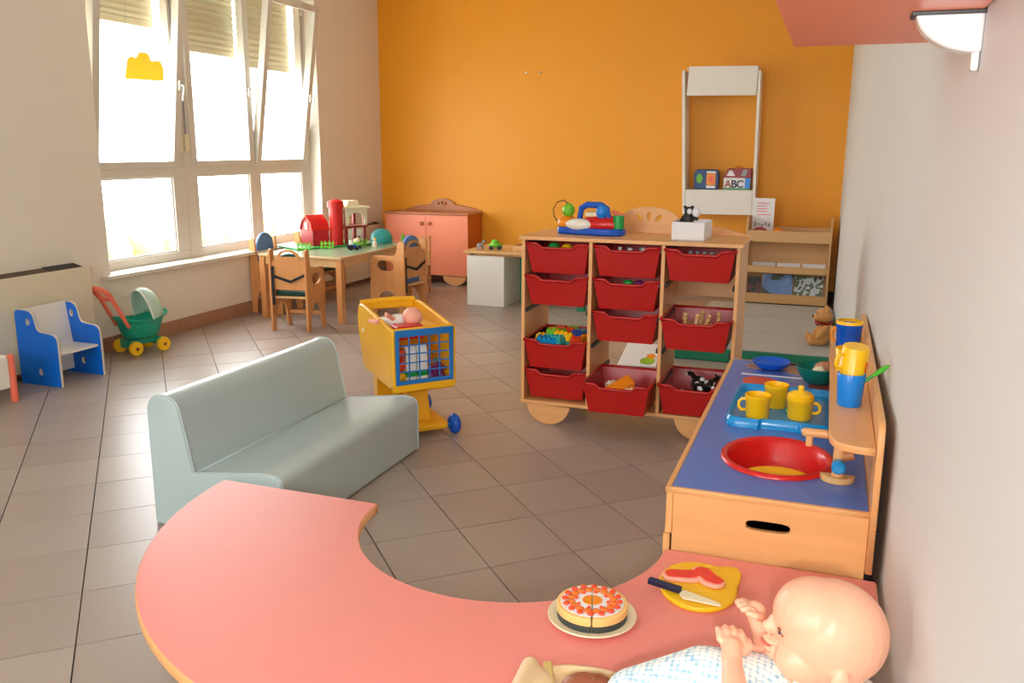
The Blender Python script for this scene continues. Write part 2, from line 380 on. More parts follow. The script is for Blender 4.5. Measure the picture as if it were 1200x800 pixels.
# ---------------------------------------------------------------- windows
WX1 = -4.80; WX0 = -4.87
def window(n, y0, y1, p0, p1, tilt, dy):
    y0 += dy; y1 += dy; p0 += dy; p1 += dy
    fr = B(); fw = .045
    fr.bb(WX0, WX1, y0, p0, .60, 1.18); fr.bb(WX0, WX1, p1, y1, .60, 1.18)          # lower stiles
    fr.bb(WX0, WX1, y0, y1, .535, .60); fr.bb(WX0, WX1, y0, y1, 1.18, 1.25)
    fr.bb(WX0, WX1, y0, y1, 2.69, 2.74)
    fr.bb(WX0, WX1-.002, y0, p0-.066, 1.25, 2.69); fr.bb(WX0, WX1-.002, p1+.066, y1, 1.25, 2.69)
    w = struct(fr.obj('window_%d' % n, 'pvc', None, bevel=.004))
    bx('lower_pane', 'glass', w, -4.845, -4.837, p0, p1, .60, 1.18, bevel=0)
    B().bb(-4.835, WX1-.012, p0+.0005, p0+.012, .6005, 1.1795).bb(-4.835, WX1-.012, p1-.012, p1-.0005, .6005, 1.1795).bb(-4.835, WX1-.012, p0+.0125, p1-.0125, .6005, .612).bb(-4.835, WX1-.012, p0+.0125, p1-.0125, 1.168, 1.1795).obj('glazing_bead', 'pvc', w, bevel=.002)
    # opening sash, local origin on its bottom hinge
    s = B(); a, c = p0-.065, p1+.065; h = 1.44
    s.bb(-.052, .012, a, p0, 0.006, h).bb(-.052, .012, p1, c, 0.006, h).bb(-.052, .012, p0, p1, 0.006, .052).bb(-.052, .012, p0, p1, h-.06, h)
    so = s.obj('sash', 'pvc', w, bevel=.005); so.location = (WX1, 0, 1.245); so.rotation_euler = (0, R(tilt), 0)
    bx('upper_pane', 'glass', so, -.03, -.022, p0, p1, .052, h-.06, bevel=0)
    hd = B().box((.02, c-.035, .62), (.018, .028, .07)).tube([(.03, c-.035, .62), (.055, c-.035, .62), (.06, c-.035, .6), (.055, c-.037, .51)], .008)
    hd.obj('window_handle', 'pvc', so)
    if tilt: B().box((-.07, c-.004, 1.28), (.12, .006, .014), (0, R(25), 0)).obj('tilt_stay', 'glare_metal', so)
    return w
UN = [(4.72, 5.70, 4.82, 5.56, 7.5), (5.70, 6.585, 5.84, 6.52, 0), (6.585, 7.47, 6.68, 7.33, 8.5)]
for k, dy in enumerate((0,)):
    for i, (y0, y1, p0, p1, t) in enumerate(UN): window(k*3+i+1, y0, y1, p0, p1, t if k == 0 else 0, dy)
    tag(struct(bx('trim_%d' % (k+1), 'pvc', None, WX0, -4.605, 4.63+dy, 7.51+dy, .505, .535, .006)), 'white window sill')
# roller shutters, slat by slat
zb = [2.275, 2.15, 2.09]
for i, (y0, y1, p0, p1, t) in enumerate(UN):
    pos = ['over the tilted sash nearest the radiator', 'over the closed middle sash', 'over the tilted sash above the farm table'][i]
    w = thing('roller_shutter', 'half lowered beige slatted roller shutter '+pos, 'shutter', (-4.935, 0, zb[i]), group='window roller shutters')
    sl = B().prism([(-.006, -.006), (-.001, -.006), (.004, .003), (.012, .024), (.004, .044), (.0, .047), (-.006, .047)], 1, p0-.06, p1+.06).mesh(); sl.materials.append(M['shutter'])
    pt = .0488 if i < 2 else .0538; n = int((2.735-zb[i]-.05)/pt)
    for k in range(n):
        o = bpy.data.objects.new('slat', sl); link(o, w); o.location = (0, 0, .052+k*pt)
    bx('bottom_bar', 'shutter', w, -.009, .009, p0-.06, p1+.06, 0, .048, .003)
# shutter straps on the mullion
for y, zt, zz, nm in ((5.655, 2.6, 1.40, 'wide mullion, strap closest to the tilted sash'), (5.73, 2.6, 1.40, 'wide mullion, strap closest to the closed sash'), (7.42, 2.6, 1.36, 'end frame post by the wall')):
    w = thing('shutter_strap', 'shutter strap with winder box on the '+nm, 'strap', (WX1, y, 0), group='shutter straps')
    bx('winder_box', 'cream', w, 0, .022, -.022, .022, zz-.03, zz+.1, .006)
    bx('webbing', 'grey', w, .002, .0045, -.007, .007, zz+.1, zt, 0)
    bx('wall_guide', 'pvc', w, 0, .02, -.014, .014, zt, zt+.04, .003)
# paper cut-out stuck inside the tilted sash
pm = mat('orange_tissue_paper', (252, 190, 60), .8, .12, 20)
tr = pm.node_tree; pb = tr.nodes['Principled BSDF']; tb = tr.nodes.new('ShaderNodeBsdfTranslucent'); tb.inputs[0].default_value = L3((255, 214, 110))
tm = tr.nodes.new('ShaderNodeMixShader'); tm.inputs[0].default_value = .34
tr.links.new(pb.outputs[0], tm.inputs[1]); tr.links.new(tb.outputs[0], tm.inputs[2]); tr.links.new(tm.outputs[0], tr.nodes['Material Output'].inputs[0])
ou = [(0, 0), (.39, .01), (.385, .10), (.35, .15), (.30, .15), (.25, .14), (.235, .185), (.19, .2), (.12, .19), (.11, .15), (.06, .16), (.02, .14)]
po = thing('window_decoration', 'orange paper cut-out hanging on a thread inside the tilted window sash', 'paper cut-out', (-4.742, 5.08, 1.868)); po.rotation_euler = (0, R(7.5), 0)
panel('paper_shape', pm, po, rp(ou, .02, 3), [], .0012, 0, 0, bev=.0002)
B().tube([(0, .012, .12), (0, -.01, .52)], .0014, 5).obj('thread', 'grey', po)
# terrace and hedge outside
out = struct(bx('ground_outside', mat('pale_terrace', (214, 206, 190), .9, .05), None, -30, XL-.33, -14, 24, -.35, -.15, bevel=0))
hb = B()
for i in range(46): hb.ell((-9.6+random.uniform(-.25, .25), 2+i*.33, -.06+random.uniform(-.05, .06)), (.35, .32, .34), 10, 7)
hm = mat('dry_hedge', (150, 160, 96), .9, .35, 18, .5, 40)
tag(hb.obj('hedge', hm, None), 'low dry green hedge beyond the terrace outside the windows', 'hedge', kind='stuff')

# ---------------------------------------------------------------- radiators
def radiator(y0, y1, zt, d, label):
    w = thing('radiator', label, 'radiator', (XL, y0, 0), group='wall radiators'); l = y1-y0
    bx('front_panel', 'cradio', w, d-.02, d, 0, l, .05, zt, .004)
    bx('end_panel', 'cradio', w, 0, d-.022, l-.02, l, .05, zt-.004, .003)
    bx('end_panel', 'cradio', w, 0, d-.022, 0, .02, .05, zt-.004, .003)
    B().prism([(.003, zt+.012), (d-.022, zt-.014), (d-.022, zt-.008), (.003, zt+.018)], 1, l*.87, l-.022).obj('slot_shade_and_rust', 'near_black', w)  # dark strip stands in for the shade inside the open top slot
    B().prism([(.003, zt+.006), (d-.022, zt-.014), (d-.022, zt-.008), (.003, zt+.012)], 1, .022, l*.87-.004).obj('slot_shade_and_rust', 'rust', w)
    for k in range(int(l/.09)): bx('fin', 'rust', w, .01, d-.028, .04+k*.09, .044+k*.09, .12, zt-.06, 0)
    return w
radiator(2.35, 4.43, .635, .125, 'long low cream radiator on the wall behind the blue toddler chair')
radiator(7.62, 8.56, .60, .09, 'short cream radiator in the corner beside the salmon cupboard')
# two small plugs left in the orange wall
for x in (-3.007, -2.852):
    o = B().cyl((x, YB-.012, 2.152), (x, YB, 2.152), .008, n=10).ell((x, YB-.012, 2.152), .011, 10, 6).obj('wall_hook', 'white', None)
    tag(o, 'tiny white hook screwed high into the bare orange wall', 'hook', 'hooks on the orange wall')
# ============================================================ LARGE FURNITURE
# ---- half-ring table
TZ = .42; TCX, TCY, RI, RO = -.735, 2.045, .405, .93
w = thing('half_ring_table', 'coral topped half-ring play table with wooden edge', 'table', (TCX, TCY, 0))
def ring(r0, r1, n=48, rr=.02):
    o = arc(0, 0, r1, 180, 360, n); i = arc(0, 0, r0, 360, 180, n)
    o[0] = (-r1, 0); o[-1] = (r1, 0)
    return o+i
xe = xr(TCY)-TCX-.012
po_ = [(min(x, xe), y) for x, y in ring(RI, RO)]
panel('edge_band', 'woodx', w, po_, [], .026, 2, TZ-.0152, bev=.003)
panel('tabletop', 'coral', w, [(min(x, xe-.004), y) for x, y in ring(RI+.003, RO-.003)], [], .003, 2, TZ-.0015, bev=.0008)
for a in (188, 230, 310, 352): 
    x, y = .67*math.cos(R(a)), .67*math.sin(R(a)); B().cyl((x, y, 0), (x, y, TZ-.028), .026, n=24).obj('leg', 'woodz', w)
ap = arc(0, 0, .86, 186, 354, 30)+arc(0, 0, .84, 354, 186, 30)
B().prism(ap, 2, TZ-.09, TZ-.0285).obj('apron', 'woodx', w, ang=60)

# ---- play kitchen
KX0, KX1, KY0, KY1, KZ = -.316, .138, 2.064, 3.53, .58
w = thing('play_kitchen', 'wooden play kitchen with blue worktop, red sink and side shelf', 'play kitchen', (0, 0, 0))
def hole(cx, cz, rx, rz): return ov(cx, cz, rx, rz, 32, 3.6)
panel('front_panel', 'woodx', w, [(KX0, .0), (KX1, .0), (KX1, KZ-.014), (KX0, KZ-.014)], [hole(-.086, .508, .052, .0135)], .018, 1, KY0+.009)
panel('back_panel', 'woodx', w, [(KX0, .0), (KX1, .0), (KX1, KZ-.014), (KX0, KZ-.014)], [], .018, 1, KY1-.009)
B().prism([(KY0-.0, .455), (KY0, KZ-.014), (KY1, KZ-.014), (KY1, .455)], 0, KX0-.018, KX0-.0005).obj('side_rail', 'woody', w, bevel=.003)
bx('side_panel', 'woodz', w, KX0-.024, KX0-.006, KY0+.012, KY1, .0, .448, .003)
bx('end_panel', 'woodz', w, KX1-.016, KX1, KY0+.02, KY1-.02, 0, KZ-.016, .002)
SKX, SKY, SKR = -.088, 2.368, .136
panel('worktop_edge', 'woody', w, [(KX0-.02, KY0-.004), (KX1+.001, KY0-.004), (KX1+.001, KY1), (KX0-.02, KY1)], [[(KX0-.006, KY0+.008), (KX1-.002, KY0+.008), (KX1-.002, KY1-.01), (KX0-.006, KY1-.01)]], .014, 2, KZ-.007)
panel('worktop', 'blue', w, [(KX0-.0055, KY0+.0085), (KX1-.0025, KY0+.0085), (KX1-.0025, KY1-.0105), (KX0-.0055, KY1-.0105)], [ov(SKX, SKY, SKR*.97, SKR*1.12, 40)], .012, 2, KZ-.0065, bev=.0005)
sk_ = B().lathe([(0, -.088), (.5, -.088), (.72, -.082), (.86, -.05), (.93, -.004), (.97, .004), (1.01, .011), (1.06, .011), (1.09, .006), (1.095, .0005), (1.0, .0005), (.96, -.01), (.89, -.055), (.74, -.09), (.5, -.096), (0, -.096)], (0, 0, 0), 48)
for v in sk_.bm.verts: v.co = (SKX+v.co.x*SKR, SKY+v.co.y*SKR*1.13, KZ+v.co.z)
bmesh.ops.remove_doubles(sk_.bm, verts=sk_.bm.verts, dist=1e-4)
sk_.obj('sink_basin', 'red', w, ang=80)
# tap: half-round foot, post, spout and blue knob
tp = B().prism(arc(.066, 2.262, .042, 180, 360, 16), 2, KZ, KZ+.016).obj('tap_base', 'palex', w, bevel=.002)
B().cyl((.066, 2.25, KZ), (.066, 2.25, .718), .0145, n=20).obj('tap_post', 'woodz', w)
k_ = B().cyl((.066, 2.236, .628), (.066, 2.212, .628), .017, n=20).cyl((.066, 2.212, .628), (.066, 2.207, .628), .017, .012, n=20).obj('tap_knob', 'trayb', w)
B().cyl((.066, 2.25, .645), (.10, 2.25, .655), .013, n=16).obj('tap_handle', 'brownx', w)
sp = B().cyl((.066, 2.285, .69), (-.018, 2.285, .69), .0115, n=18).ell((-.018, 2.285, .69), .0115, 16, 8).obj('tap_spout', 'woodx', w)
B().cyl((-.008, 2.285, .69), (-.008, 2.285, .655), .009, n=14).obj('spout_nozzle', 'woodz', sp)
# raised shelf and its back board
sh = [(.036, 2.12), (.05, 2.075), (.085, 2.055), (.137, 2.05), (.137, 3.53), (.030, 3.53)]
panel('upper_shelf', 'woody', w, rp(sh, [.03, .03, .03, 0, 0, .0]), [], .018, 2, .731)
bp_ = rp([(2.046, .435), (2.046, .80), (3.53, .80), (3.53, .435)], [.0, .05, .03, 0])
panel('shelf_back', 'woody', w, bp_, [], .015, 0, .146)
bx('shelf_end', 'woodx', w, .034, .137, 3.505, 3.525, KZ, .722, .002)
bx('bolt', 'black', w, .154, .162, 2.06, 2.072, .52, .535, .002); bx('bracket', 'black', w, KX1, KX1+.012, 2.068, 2.085, .41, .43, .001)
# printed hob rings on the far end of the worktop
for x, y, r, c, nm in ((-.195, 3.19, .062, 'ored', 'red'), (.035, 3.17, .066, 'dred', 'dark red'), (-.225, 3.42, .04, 'brown', 'brown'), (-.06, 3.40, .062, 'brown', 'brown')):
    B().cyl((x, y, KZ-.0005), (x, y, KZ+.004), r, n=36).obj('hob_ring', mat('hob_'+nm, {'red': (206, 74, 52), 'dark red': (128, 62, 60), 'brown': (160, 122, 104)}[nm], .4), w)
bx('hob_line', 'white', w, -.27, .03, 3.286, 3.296, KZ-.0005, KZ+.0012, 0)
bx('hob_panel', mat('pale_blue_print', (92, 128, 200), .3), w, -.315, -.2, 3.45, 3.515, KZ-.0005, KZ+.0008, 0)

# ---- salmon shelf high on the right wall, with its half-round bracket
SZ = 1.60
w = thing('wall_shelf', 'salmon board shelf high on the pale right wall', 'shelf', (0, 0, SZ))
B().prism([(-.097, .75), (xr(.75)-.002, .75), (xr(1.9)-.002, 1.9), (-.096, 1.9)], 2, 0, .025).obj('shelf_board', 'salmon', w, bevel=.003)
br = thing('shelf_bracket', 'polished half-round bracket under the salmon wall shelf', 'bracket', (xr(1.5), 1.5, SZ))
pr_ = [(0, 0)]+[(-.092*math.cos(R(a)), -.06*math.sin(R(a))) for a in range(0, 91, 6)]
B().prism(pr_, 1, -.020, .020).obj('lower_jaw', 'glare_metal', br, bevel=.010, seg=3)
B().prism([(0, 0), (-.098, 0), (-.098, -.006), (0, -.006)], 1, -.024, .024).obj('clamp_pad', 'black', br, bevel=.001)
bx('wall_plate', 'glare_metal', br, -.012, -.001, -.013, .013, -.085, -.006, .004)

# ---- red-bin storage unit
UX0, UX1, UY0, UY1 = -1.452, -.38, 4.15, 4.56; UD = [UX0, -1.094, -.737, UX1]; T = .018
w = thing('storage_unit', 'open beech storage unit with arched crest, black runners and half-round feet', 'storage unit', (0, 0, 0))
bx('bottom_board', 'woodx', w, UX0, UX1, UY0-.004, UY1, .108, .126, .003)
bx('top_board', 'woodx', w, UX0-.012, UX1+.012, UY0-.012, UY1+.012, .957, .976, .003)
for i, x in enumerate((UX0+T/2, UD[1], UD[2], UX1-T/2)):
    pn = bx('upright', 'woodz', w, x-T/2, x+T/2, UY0, UY1, .126, .957, .002)
bx('back_rail', 'palex', w, UD[2]+T/2, UX1-T, UY1-.016, UY1-.001, .66, .76, .002)
SLOT = [.948-.163*k for k in range(5)]
BAY = [(UX0+T, UD[1]-T/2), (UD[1]+T/2, UD[2]-T/2), (UD[2]+T/2, UX1-T)]
for a, c in BAY:
    for k in range(5):
        for x in (a, c-.011): bx('runner', 'black', w, x+.0003, x+.0107, UY0+.01, UY1-.02, SLOT[k]-.034, SLOT[k]-.014, .001)
def crest(name, parent, x0, x1, z0, hs, hc, y, t, m, cut):
    xm = (x0+x1)/2; wd = x1-x0; pl = [(x0, z0), (x1, z0)]
    hw = wd*.155
    for i in range(13):
        a = i/12; pl.append((x1-(x1-(xm+hw))*a, z0+hs*math.sin(a*PI/2)**.8 if a > 0 else z0+.004))
    for i in range(15):
        a = i/14*PI; pl.append((xm+hw*math.cos(a), z0+hs+(hc-hs)*math.sin(a)))
    for i in range(13):
        a = 1-i/12; pl.append((x0+((xm-hw)-x0)*a, z0+hs*math.sin(a*PI/2)**.8 if a > 0 else z0+.004))
    hs_ = []
    for an, dx in ((0, 0), (38, -.075), (-38, .075)):
        e = ov(0, 0, cut*.45, cut, 16); ca, sa = math.cos(R(an)), math.sin(R(an)); dx *= cut/.033
        hs_.append([(xm+dx+p*ca-q*sa, z0+hc*.64-abs(dx)*.18+p*sa+q*ca) for p, q in e])
    return panel(name, m, parent, pl, hs_, t, 1, y)
crest('crest', w, UX0+.05, UX1, .976, .058, .135, UY1-.005, .018, 'woodx', .022)
for x in (-1.305, -.535):
    for y in (UY0+.01, UY1-.02):
        pl = [(x+.118*math.cos(R(a)), .116+.116*math.sin(R(a))) for a in range(184, 357, 6)]
        B().prism([(p, min(q, .1075)) for p, q in pl], 1, y, y+.02).obj('half_wheel_foot', 'woodx', w, bevel=.002)
# bins
def bin_mesh(W=.325, D=.385, Hh=.152, tw=.026, td=.03):
    bm = B(); dip = .022
    fx = [-.5*W, -.105, -.08, .08, .105, .5*W]; fz = [Hh, Hh, Hh-dip, Hh-dip, Hh, Hh]
    vs = []; fs = []
    def bot(x): return x*(W-2*tw)/W
    for x, z in zip(fx, fz):
        k = (Hh-z)/Hh
        vs.append((x*(1-k)+bot(x)*k, td*k, z)); vs.append((bot(x), td, 0))
    n = len(fx)
    fs += [(2*i, 2*i+1, 2*i+3, 2*i+2) for i in range(n-1)]
    vs += [(-W/2, D, Hh), (-W/2+tw, D-td, 0), (W/2, D, Hh), (W/2-tw, D-td, 0)]; bl, br_ = 2*n, 2*n+2
    fs += [(0, bl, bl+1, 1), (2*n-2, 2*n-1, br_+1, br_), (bl, br_, br_+1, bl+1), tuple([2*i+1 for i in range(n)]+[br_+1, bl+1])]
    bm._add(vs, fs); rim = [vs[2*i] for i in range(n)]+[vs[br_], vs[bl]]
    return bm.mesh(), rim
binme, binrim = bin_mesh(); binme.materials.append(M['redbin'])
rimb = B(); rb_ = []
for i, p in enumerate(binrim):
    q = binrim[(i+1) % len(binrim)]; rb_ += [Vector(p), Vector(p).lerp(Vector(q), .5)]
rimb.tube([(p[0], p[1], p[2]-.003) for p in rb_], .0075, 6, closed=True); rimme = rimb.mesh(); rimme.materials.append(M['redbin'])
for p in rimme.polygons: p.use_smooth = True
BINS = {}
def put_bin(col, row, out, label):
    a, c = BAY[col]
    t_ = thing('storage_bin', label, 'bin', ((a+c)/2, UY0+.004-out, SLOT[row]-.158), group='red bins in the storage unit')
    o = bpy.data.objects.new('bin_body', binme); link(o, t_); s = o.modifiers.new('shell', 'SOLIDIFY'); s.thickness = .004; s.offset = -1
    o = bpy.data.objects.new('rim', rimme); link(o, t_); BINS[(col, row)] = t_.location.copy()
put_bin(0, 0, 0, 'topmost red bin under the activity toy, green and yellow balls inside')
put_bin(0, 1, .004, 'red bin second from the top of the column under the activity toy')
put_bin(0, 3, .02, 'red bin heaped with blue, yellow and lime building bricks')
put_bin(0, 4, 0, 'lowest red bin directly below the bin heaped with bricks')
put_bin(1, 0, .005, 'topmost red bin of the middle column with pale pieces at its rim')
put_bin(1, 1, .003, 'red bin of the middle column showing green and purple pieces')
put_bin(1, 2, .003, 'red bin of the middle column, third from the top, above the empty gap')
put_bin(1, 4, .16, 'lowest red bin of the middle column, pulled out, with a yellow shovel inside')
put_bin(2, 0, .03, 'topmost red bin directly under the white box')
put_bin(2, 2, .07, 'red bin holding small wooden figures above the green gap')
put_bin(2, 4, .06, 'lowest red bin holding black and white toy cows')

# ---- foam sofa
w = thing('foam_sofa', 'pale grey-green soft foam toddler sofa in leatherette', 'sofa', (-2.33, 2.46, 0))
def sofa_part(name, prof, rad, y0, y1, bev):
    return B().prism(rp(prof, rad, 8), 1, y0, y1).obj(name, 'leather', w, bevel=bev, seg=5, ang=50)
so_ = sofa_part('body', [(0, 0), (0.0, .3), (.0, .505), (.132, .512), (.188, .222), (.50, .262), (.572, .255), (.572, .0)], [.012, .0, .075, .07, .008, .05, .07, .025], 0, 1.11, .022)
me = so_.data
pp = rp([(0, 0), (0.0, .3), (.0, .505), (.132, .512), (.188, .222), (.50, .262), (.572, .255), (.572, .0)], [.012, .0, .075, .07, .008, .05, .07, .025], 8)
for y in (.012, 1.098):
    B().tube([(p[0]+(.004 if p[0] < .2 else -.004)*0, y, p[1]) for p in pp], .0045, 6, closed=True).obj('piping', 'leather', w, ang=180)
B().tube([(.195, .03, .224), (.195, 1.08, .224)], .004, 6).obj('seat_seam', 'leather', w, ang=180)

# ---- salmon cupboard
CX0, CX1, CY0, CY1 = -4.44, -3.49, 8.30, 8.67
w = thing('cupboard', 'salmon two-door cupboard with carved wooden crest by the orange wall', 'cupboard', (0, 0, 0))
B().bb(CX0, CX0+.02, CY0+.02, CY1, .1, .73).bb(CX0+.02, CX1-.02, CY1-.01, CY1, .1, .73).bb(CX0+.02, CX1-.02, CY0+.02, CY1-.01, .1, .12).obj('body', 'orside', w, bevel=.002)
bx('side_panel', 'orside', w, CX1-.02, CX1, CY0+.02, CY1, .1, .73, .002)
cm = (CX0+CX1)/2
for x0, x1, kx in ((CX0+.002, cm-.002, cm-.045), (cm+.002, CX1-.002, cm+.045)):
    d = bx('door', 'salmon', w, x0, x1, CY0, CY0+.018, .102, .728, .002)
    B().cyl((kx, CY0, .64), (kx, CY0-.012, .64), .008, n=14).ell((kx, CY0-.022, .64), (.02, .014, .02), 16, 10).obj('knob', 'brownx', d)
bx('top_board', 'brownx', w, CX0-.008, CX1+.012, CY0-.012, CY1+.012, .732, .752, .003)
crest('crest', w, CX0+.06, CX1, .752, .06, .125, CY1-.005, .02, 'brownx', .018)
for x in (CX0+.18, CX1-.16):
    pl = [(x+.13*math.cos(R(a)), .1+.1*math.sin(R(a))) for a in range(180, 361, 8)]
    B().prism(pl, 1, CY0+.01, CY0+.03).obj('half_wheel_foot', 'woodx', w, bevel=.002)
    B().prism(pl, 1, CY1-.04, CY1-.02).obj('half_wheel_foot', 'woodx', w, bevel=.002)

# ---- low bookcase in the corner
BX0, BX1, BY0, BY1 = -.715, .022, 8.19, 8.62
w = thing('bookcase', 'low pale beech display bookcase with sloping trays in the corner', 'bookcase', (0, 0, 0))
for x in (BX0, BX1-.018):
    pl = rp([(BY0+.16, 0), (BY0+.16, .0), (BY0, .02), (BY0, .15), (BY0+.05, .42), (BY0+.1, .66), (BY0+.12, .81), (BY1, .81), (BY1, 0)], .03)
    B().prism(rp([(BY0, .0), (BY0, .74), (BY0+.04, .805), (BY1, .805), (BY1, 0)], [.01, .05, .03, .01, .01]), 0, x, x+.018).obj('side', 'palez', w, bevel=.002)
x0, x1 = BX0+.018, BX1-.018
for nm, z0, z1, y in (('tray_front', .595, .695, BY0), ('tray_front', .315, .375, BY0+.005), ('tray_front', .04, .125, BY0)): bx(nm, 'palex', w, x0, x1, y, y+.018, z0, z1, .002)
for z in (.60, .318, .045): bx('tray_bottom', 'palex', w, x0, x1, BY0+.02, BY1-.02, z, z+.012, .001)
bx('back_board', 'palex', w, x0, x1, BY1-.016, BY1, .03, .70, .001)
for z in (.335, .06): B().box(((x0+x1)/2, BY0+.19, z+.13), (x1-x0, .01, .25), (R(-14), 0, 0)).obj('book_rest', 'palex', w)
bx('plinth', 'near_black', w, x0, x1, BY0+.03, BY0+.045, 0, .04, 0)

# ---- grey floor mat with green edge
w = thing('floor_mat', 'thick grey soft mat with green sides behind the storage unit', 'mat', (0, 0, 0))
bx('mat_top', 'matgrey', w, -.95, .06, 5.885, 7.78, .088, .1, .005)
bx('mat_edge', 'matgreen', w, -.953, .063, 5.882, 7.783, 0, .0885, .008)
for y in (6.5, 7.15): bx('seam', 'grey', w, -.945, .055, y, y+.006, .0995, .1012, 0)

# ---- small wooden desk with white pedestal behind
w = thing('low_desk', 'low wooden desk with a white panel pedestal before the orange wall', 'desk', (0, 0, 0))
bx('desktop', 'palex', w, -3.11, -1.95, 7.28, 7.88, .478, .5, .004)
bx('pedestal_front', 'white', w, -3.085, -2.725, 7.31, 7.328, .0, .456, .003)
bx('pedestal_side', 'white', w, -2.743, -2.725, 7.329, 7.84, 0, .456, .002); bx('pedestal_side', 'white', w, -3.085, -3.067, 7.329, 7.84, 0, .456, .002)
bx('rail', 'palex', w, -3.08, -1.99, 7.33, 7.348, .456, .4785, .001)
bx('modesty_panel', 'hood', w, -2.70, -2.02, 7.80, 7.815, .10, .43, .002)
bx('leg', 'matgreen', w, -2.66, -2.58, 7.55, 7.60, 0, .456, .003); bx('leg', 'matgreen', w, -2.05, -1.98, 7.34, 7.39, 0, .456, .003); bx('leg', 'matgreen', w, -2.05, -1.98, 7.78, 7.83, 0, .456, .003)
bx('foot_rail', 'matgreen', w, -2.70, -2.02, 7.79, 7.816, .04, .098, .003)
bx('latch', 'black', w, -3.05, -3.03, 7.322, 7.33, .459, .47, .001)

# ---- tall white frame shelf on the orange wall
w = thing('frame_shelf', 'tall white open frame shelf hung on the orange wall', 'shelf', (0, 0, 0))
y0, y1 = 8.45, 8.695
B().prism([(-1.40, 2.115), (-1.372, 2.115), (-1.31, .805), (-1.338, .805)], 1, y0, y1).obj('side', 'white', w, bevel=.003)
B().prism([(-.718, 2.10), (-.692, 2.10), (-.672, .81), (-.698, .81)], 1, y0, y1).obj('side', 'white', w, bevel=.003)
B().prism([(-1.335, 2.15), (-.718, 2.14), (-.722, 1.885), (-1.348, 1.89)], 1, y0-.004, y0+.016).obj('header_panel', 'white', w, bevel=.002)
B().prism([(-1.318, 1.03), (-.704, 1.035), (-.70, .81), (-1.308, .805)], 1, y0, y0+.018).obj('lower_panel', 'white', w, bevel=.002)
B().prism([(-1.318, 1.018), (-.704, 1.022), (-.704, 1.038), (-1.318, 1.034)], 1, y0+.019, y1).obj('shelf_board', 'white', w, bevel=.002)
B().prism([(-1.36, 2.12), (-.72, 2.12), (-.72, 2.138), (-1.36, 2.138)], 1, y0+.02, y1).obj('top_board', 'white', w, bevel=.002)
# ============================================================ CHAIRS, TABLE AND FLOOR TOYS
FX0, FX1, FY0, FY1, FZ = -4.46, -3.67, 6.10, 7.40, .54
w = thing('play_table', 'rectangular wooden play table carrying the toy farm', 'table', (0, 0, 0))
bx('tabletop', wood('table_top_beech', (206, 172, 126), .08, 1, .22), w, FX0, FX1, FY0, FY1, FZ-.024, FZ, .006)
bx('table_surface', mat('sage_laminate', (148, 170, 138), .2, .05), w, FX0+.02, FX1-.02, FY0+.02, FY1-.02, FZ-.003, FZ+.0008, 0)
for x in (FX0+.03, FX1-.03):
    for y in (FY0+.03, FY1-.03): bx('leg', 'chair', w, x-.026, x+.026, y-.026, y+.026, 0, FZ-.0245, .006)
for x in (FX0+.03, FX1-.03): bx('apron', 'palex', w, x-.01, x+.01, FY0+.057, FY1-.057, FZ-.085, FZ-.0245, .002)
for y in (FY0+.03, FY1-.03): bx('apron', 'palex', w, FX0+.057, FX1-.057, y-.01, y+.01, FZ-.085, FZ-.0245, .002)

def armchair(label, loc, rz, cush, backpad, ah=.44, sc=(1, 1, 1), pz=.0):
    """toddler chair; local +y is the way it faces, origin under the middle of its back"""
    w = thing('toddler_chair', label, 'chair', loc, rz, 'beech toddler armchairs'); Wd = .30; w.scale = sc
    side = [(0, 0), (.052, 0)]+[(.15-.098*math.cos(R(a)), .17*math.sin(R(a))+.05) for a in range(8, 173, 14)]+[(.25, 0), (.305, 0), (.297, ah-.06), (.27, ah-.01), (.07, ah), (.055, .63), (.03, .645), (0, .635)]
    for x in (-Wd/2, Wd/2):
        panel('side_panel', 'chair', w, rp(side, .012, 3), [ov(.165, ah-.09, .075, .045, 24, 2.6)], .019, 0, x)
    iw = Wd/2-.0105
    bk = [(-iw, .33), (iw, .33), (iw, .55), (iw-.03, .56)]+[(.095*math.cos(R(a)), .572+.07*math.sin(R(a))) for a in range(0, 181, 15)]+[(-iw+.03, .56), (-iw, .55)]
    sl = [(.068*math.cos(R(a)), .585+.036*math.sin(R(a))) for a in range(0, 181, 15)]
    panel('backrest', 'chair', w, bk, [sl], .016, 1, .02)
    bx('seat', 'palex', w, -iw, iw, .012, .29, .262, .278, .003)
    bx('front_rail', 'chair', w, -iw, iw, .26, .276, .1, .13, .003)
    bx('seat_cushion', cush, w, -iw+.006, iw-.006, .05, .285, .279, .315, .012)
    if backpad:
        pd = [(-.11, .32), (.11, .32), (.115, .56-pz)]+[(.115*math.cos(R(a)), .57-pz+.115*math.sin(R(a))) for a in range(0, 181, 15)]+[(-.115, .56-pz)]
        B().prism(pd, 1, .031, .058).obj('back_cushion', backpad, w, bevel=.008, ang=60)
    st = B()
    def ribbon(pts, wd=.022, t=.003):
        pts = [Vector(p) for p in pts]
        for a, b in zip(pts, pts[1:]):
            st._add([a+Vector((0, -t, -wd/2)), a+Vector((0, -t, wd/2)), b+Vector((0, -t, wd/2)), b+Vector((0, -t, -wd/2)), a+Vector((0, 0, -wd/2)), a+Vector((0, 0, wd/2)), b+Vector((0, 0, wd/2)), b+Vector((0, 0, -wd/2))],
                    [(0, 1, 2, 3), (7, 6, 5, 4), (0, 4, 5, 1), (3, 2, 6, 7), (1, 5, 6, 2), (0, 3, 7, 4)])
    ribbon([(-iw, .006, .44), (0.02, .006, .395), (iw, .006, .45)])
    st.box((-iw+.012, .004, .36), (.02, .004, .30)); st.obj('harness_strap', 'strap', w, smooth=False)
    return w
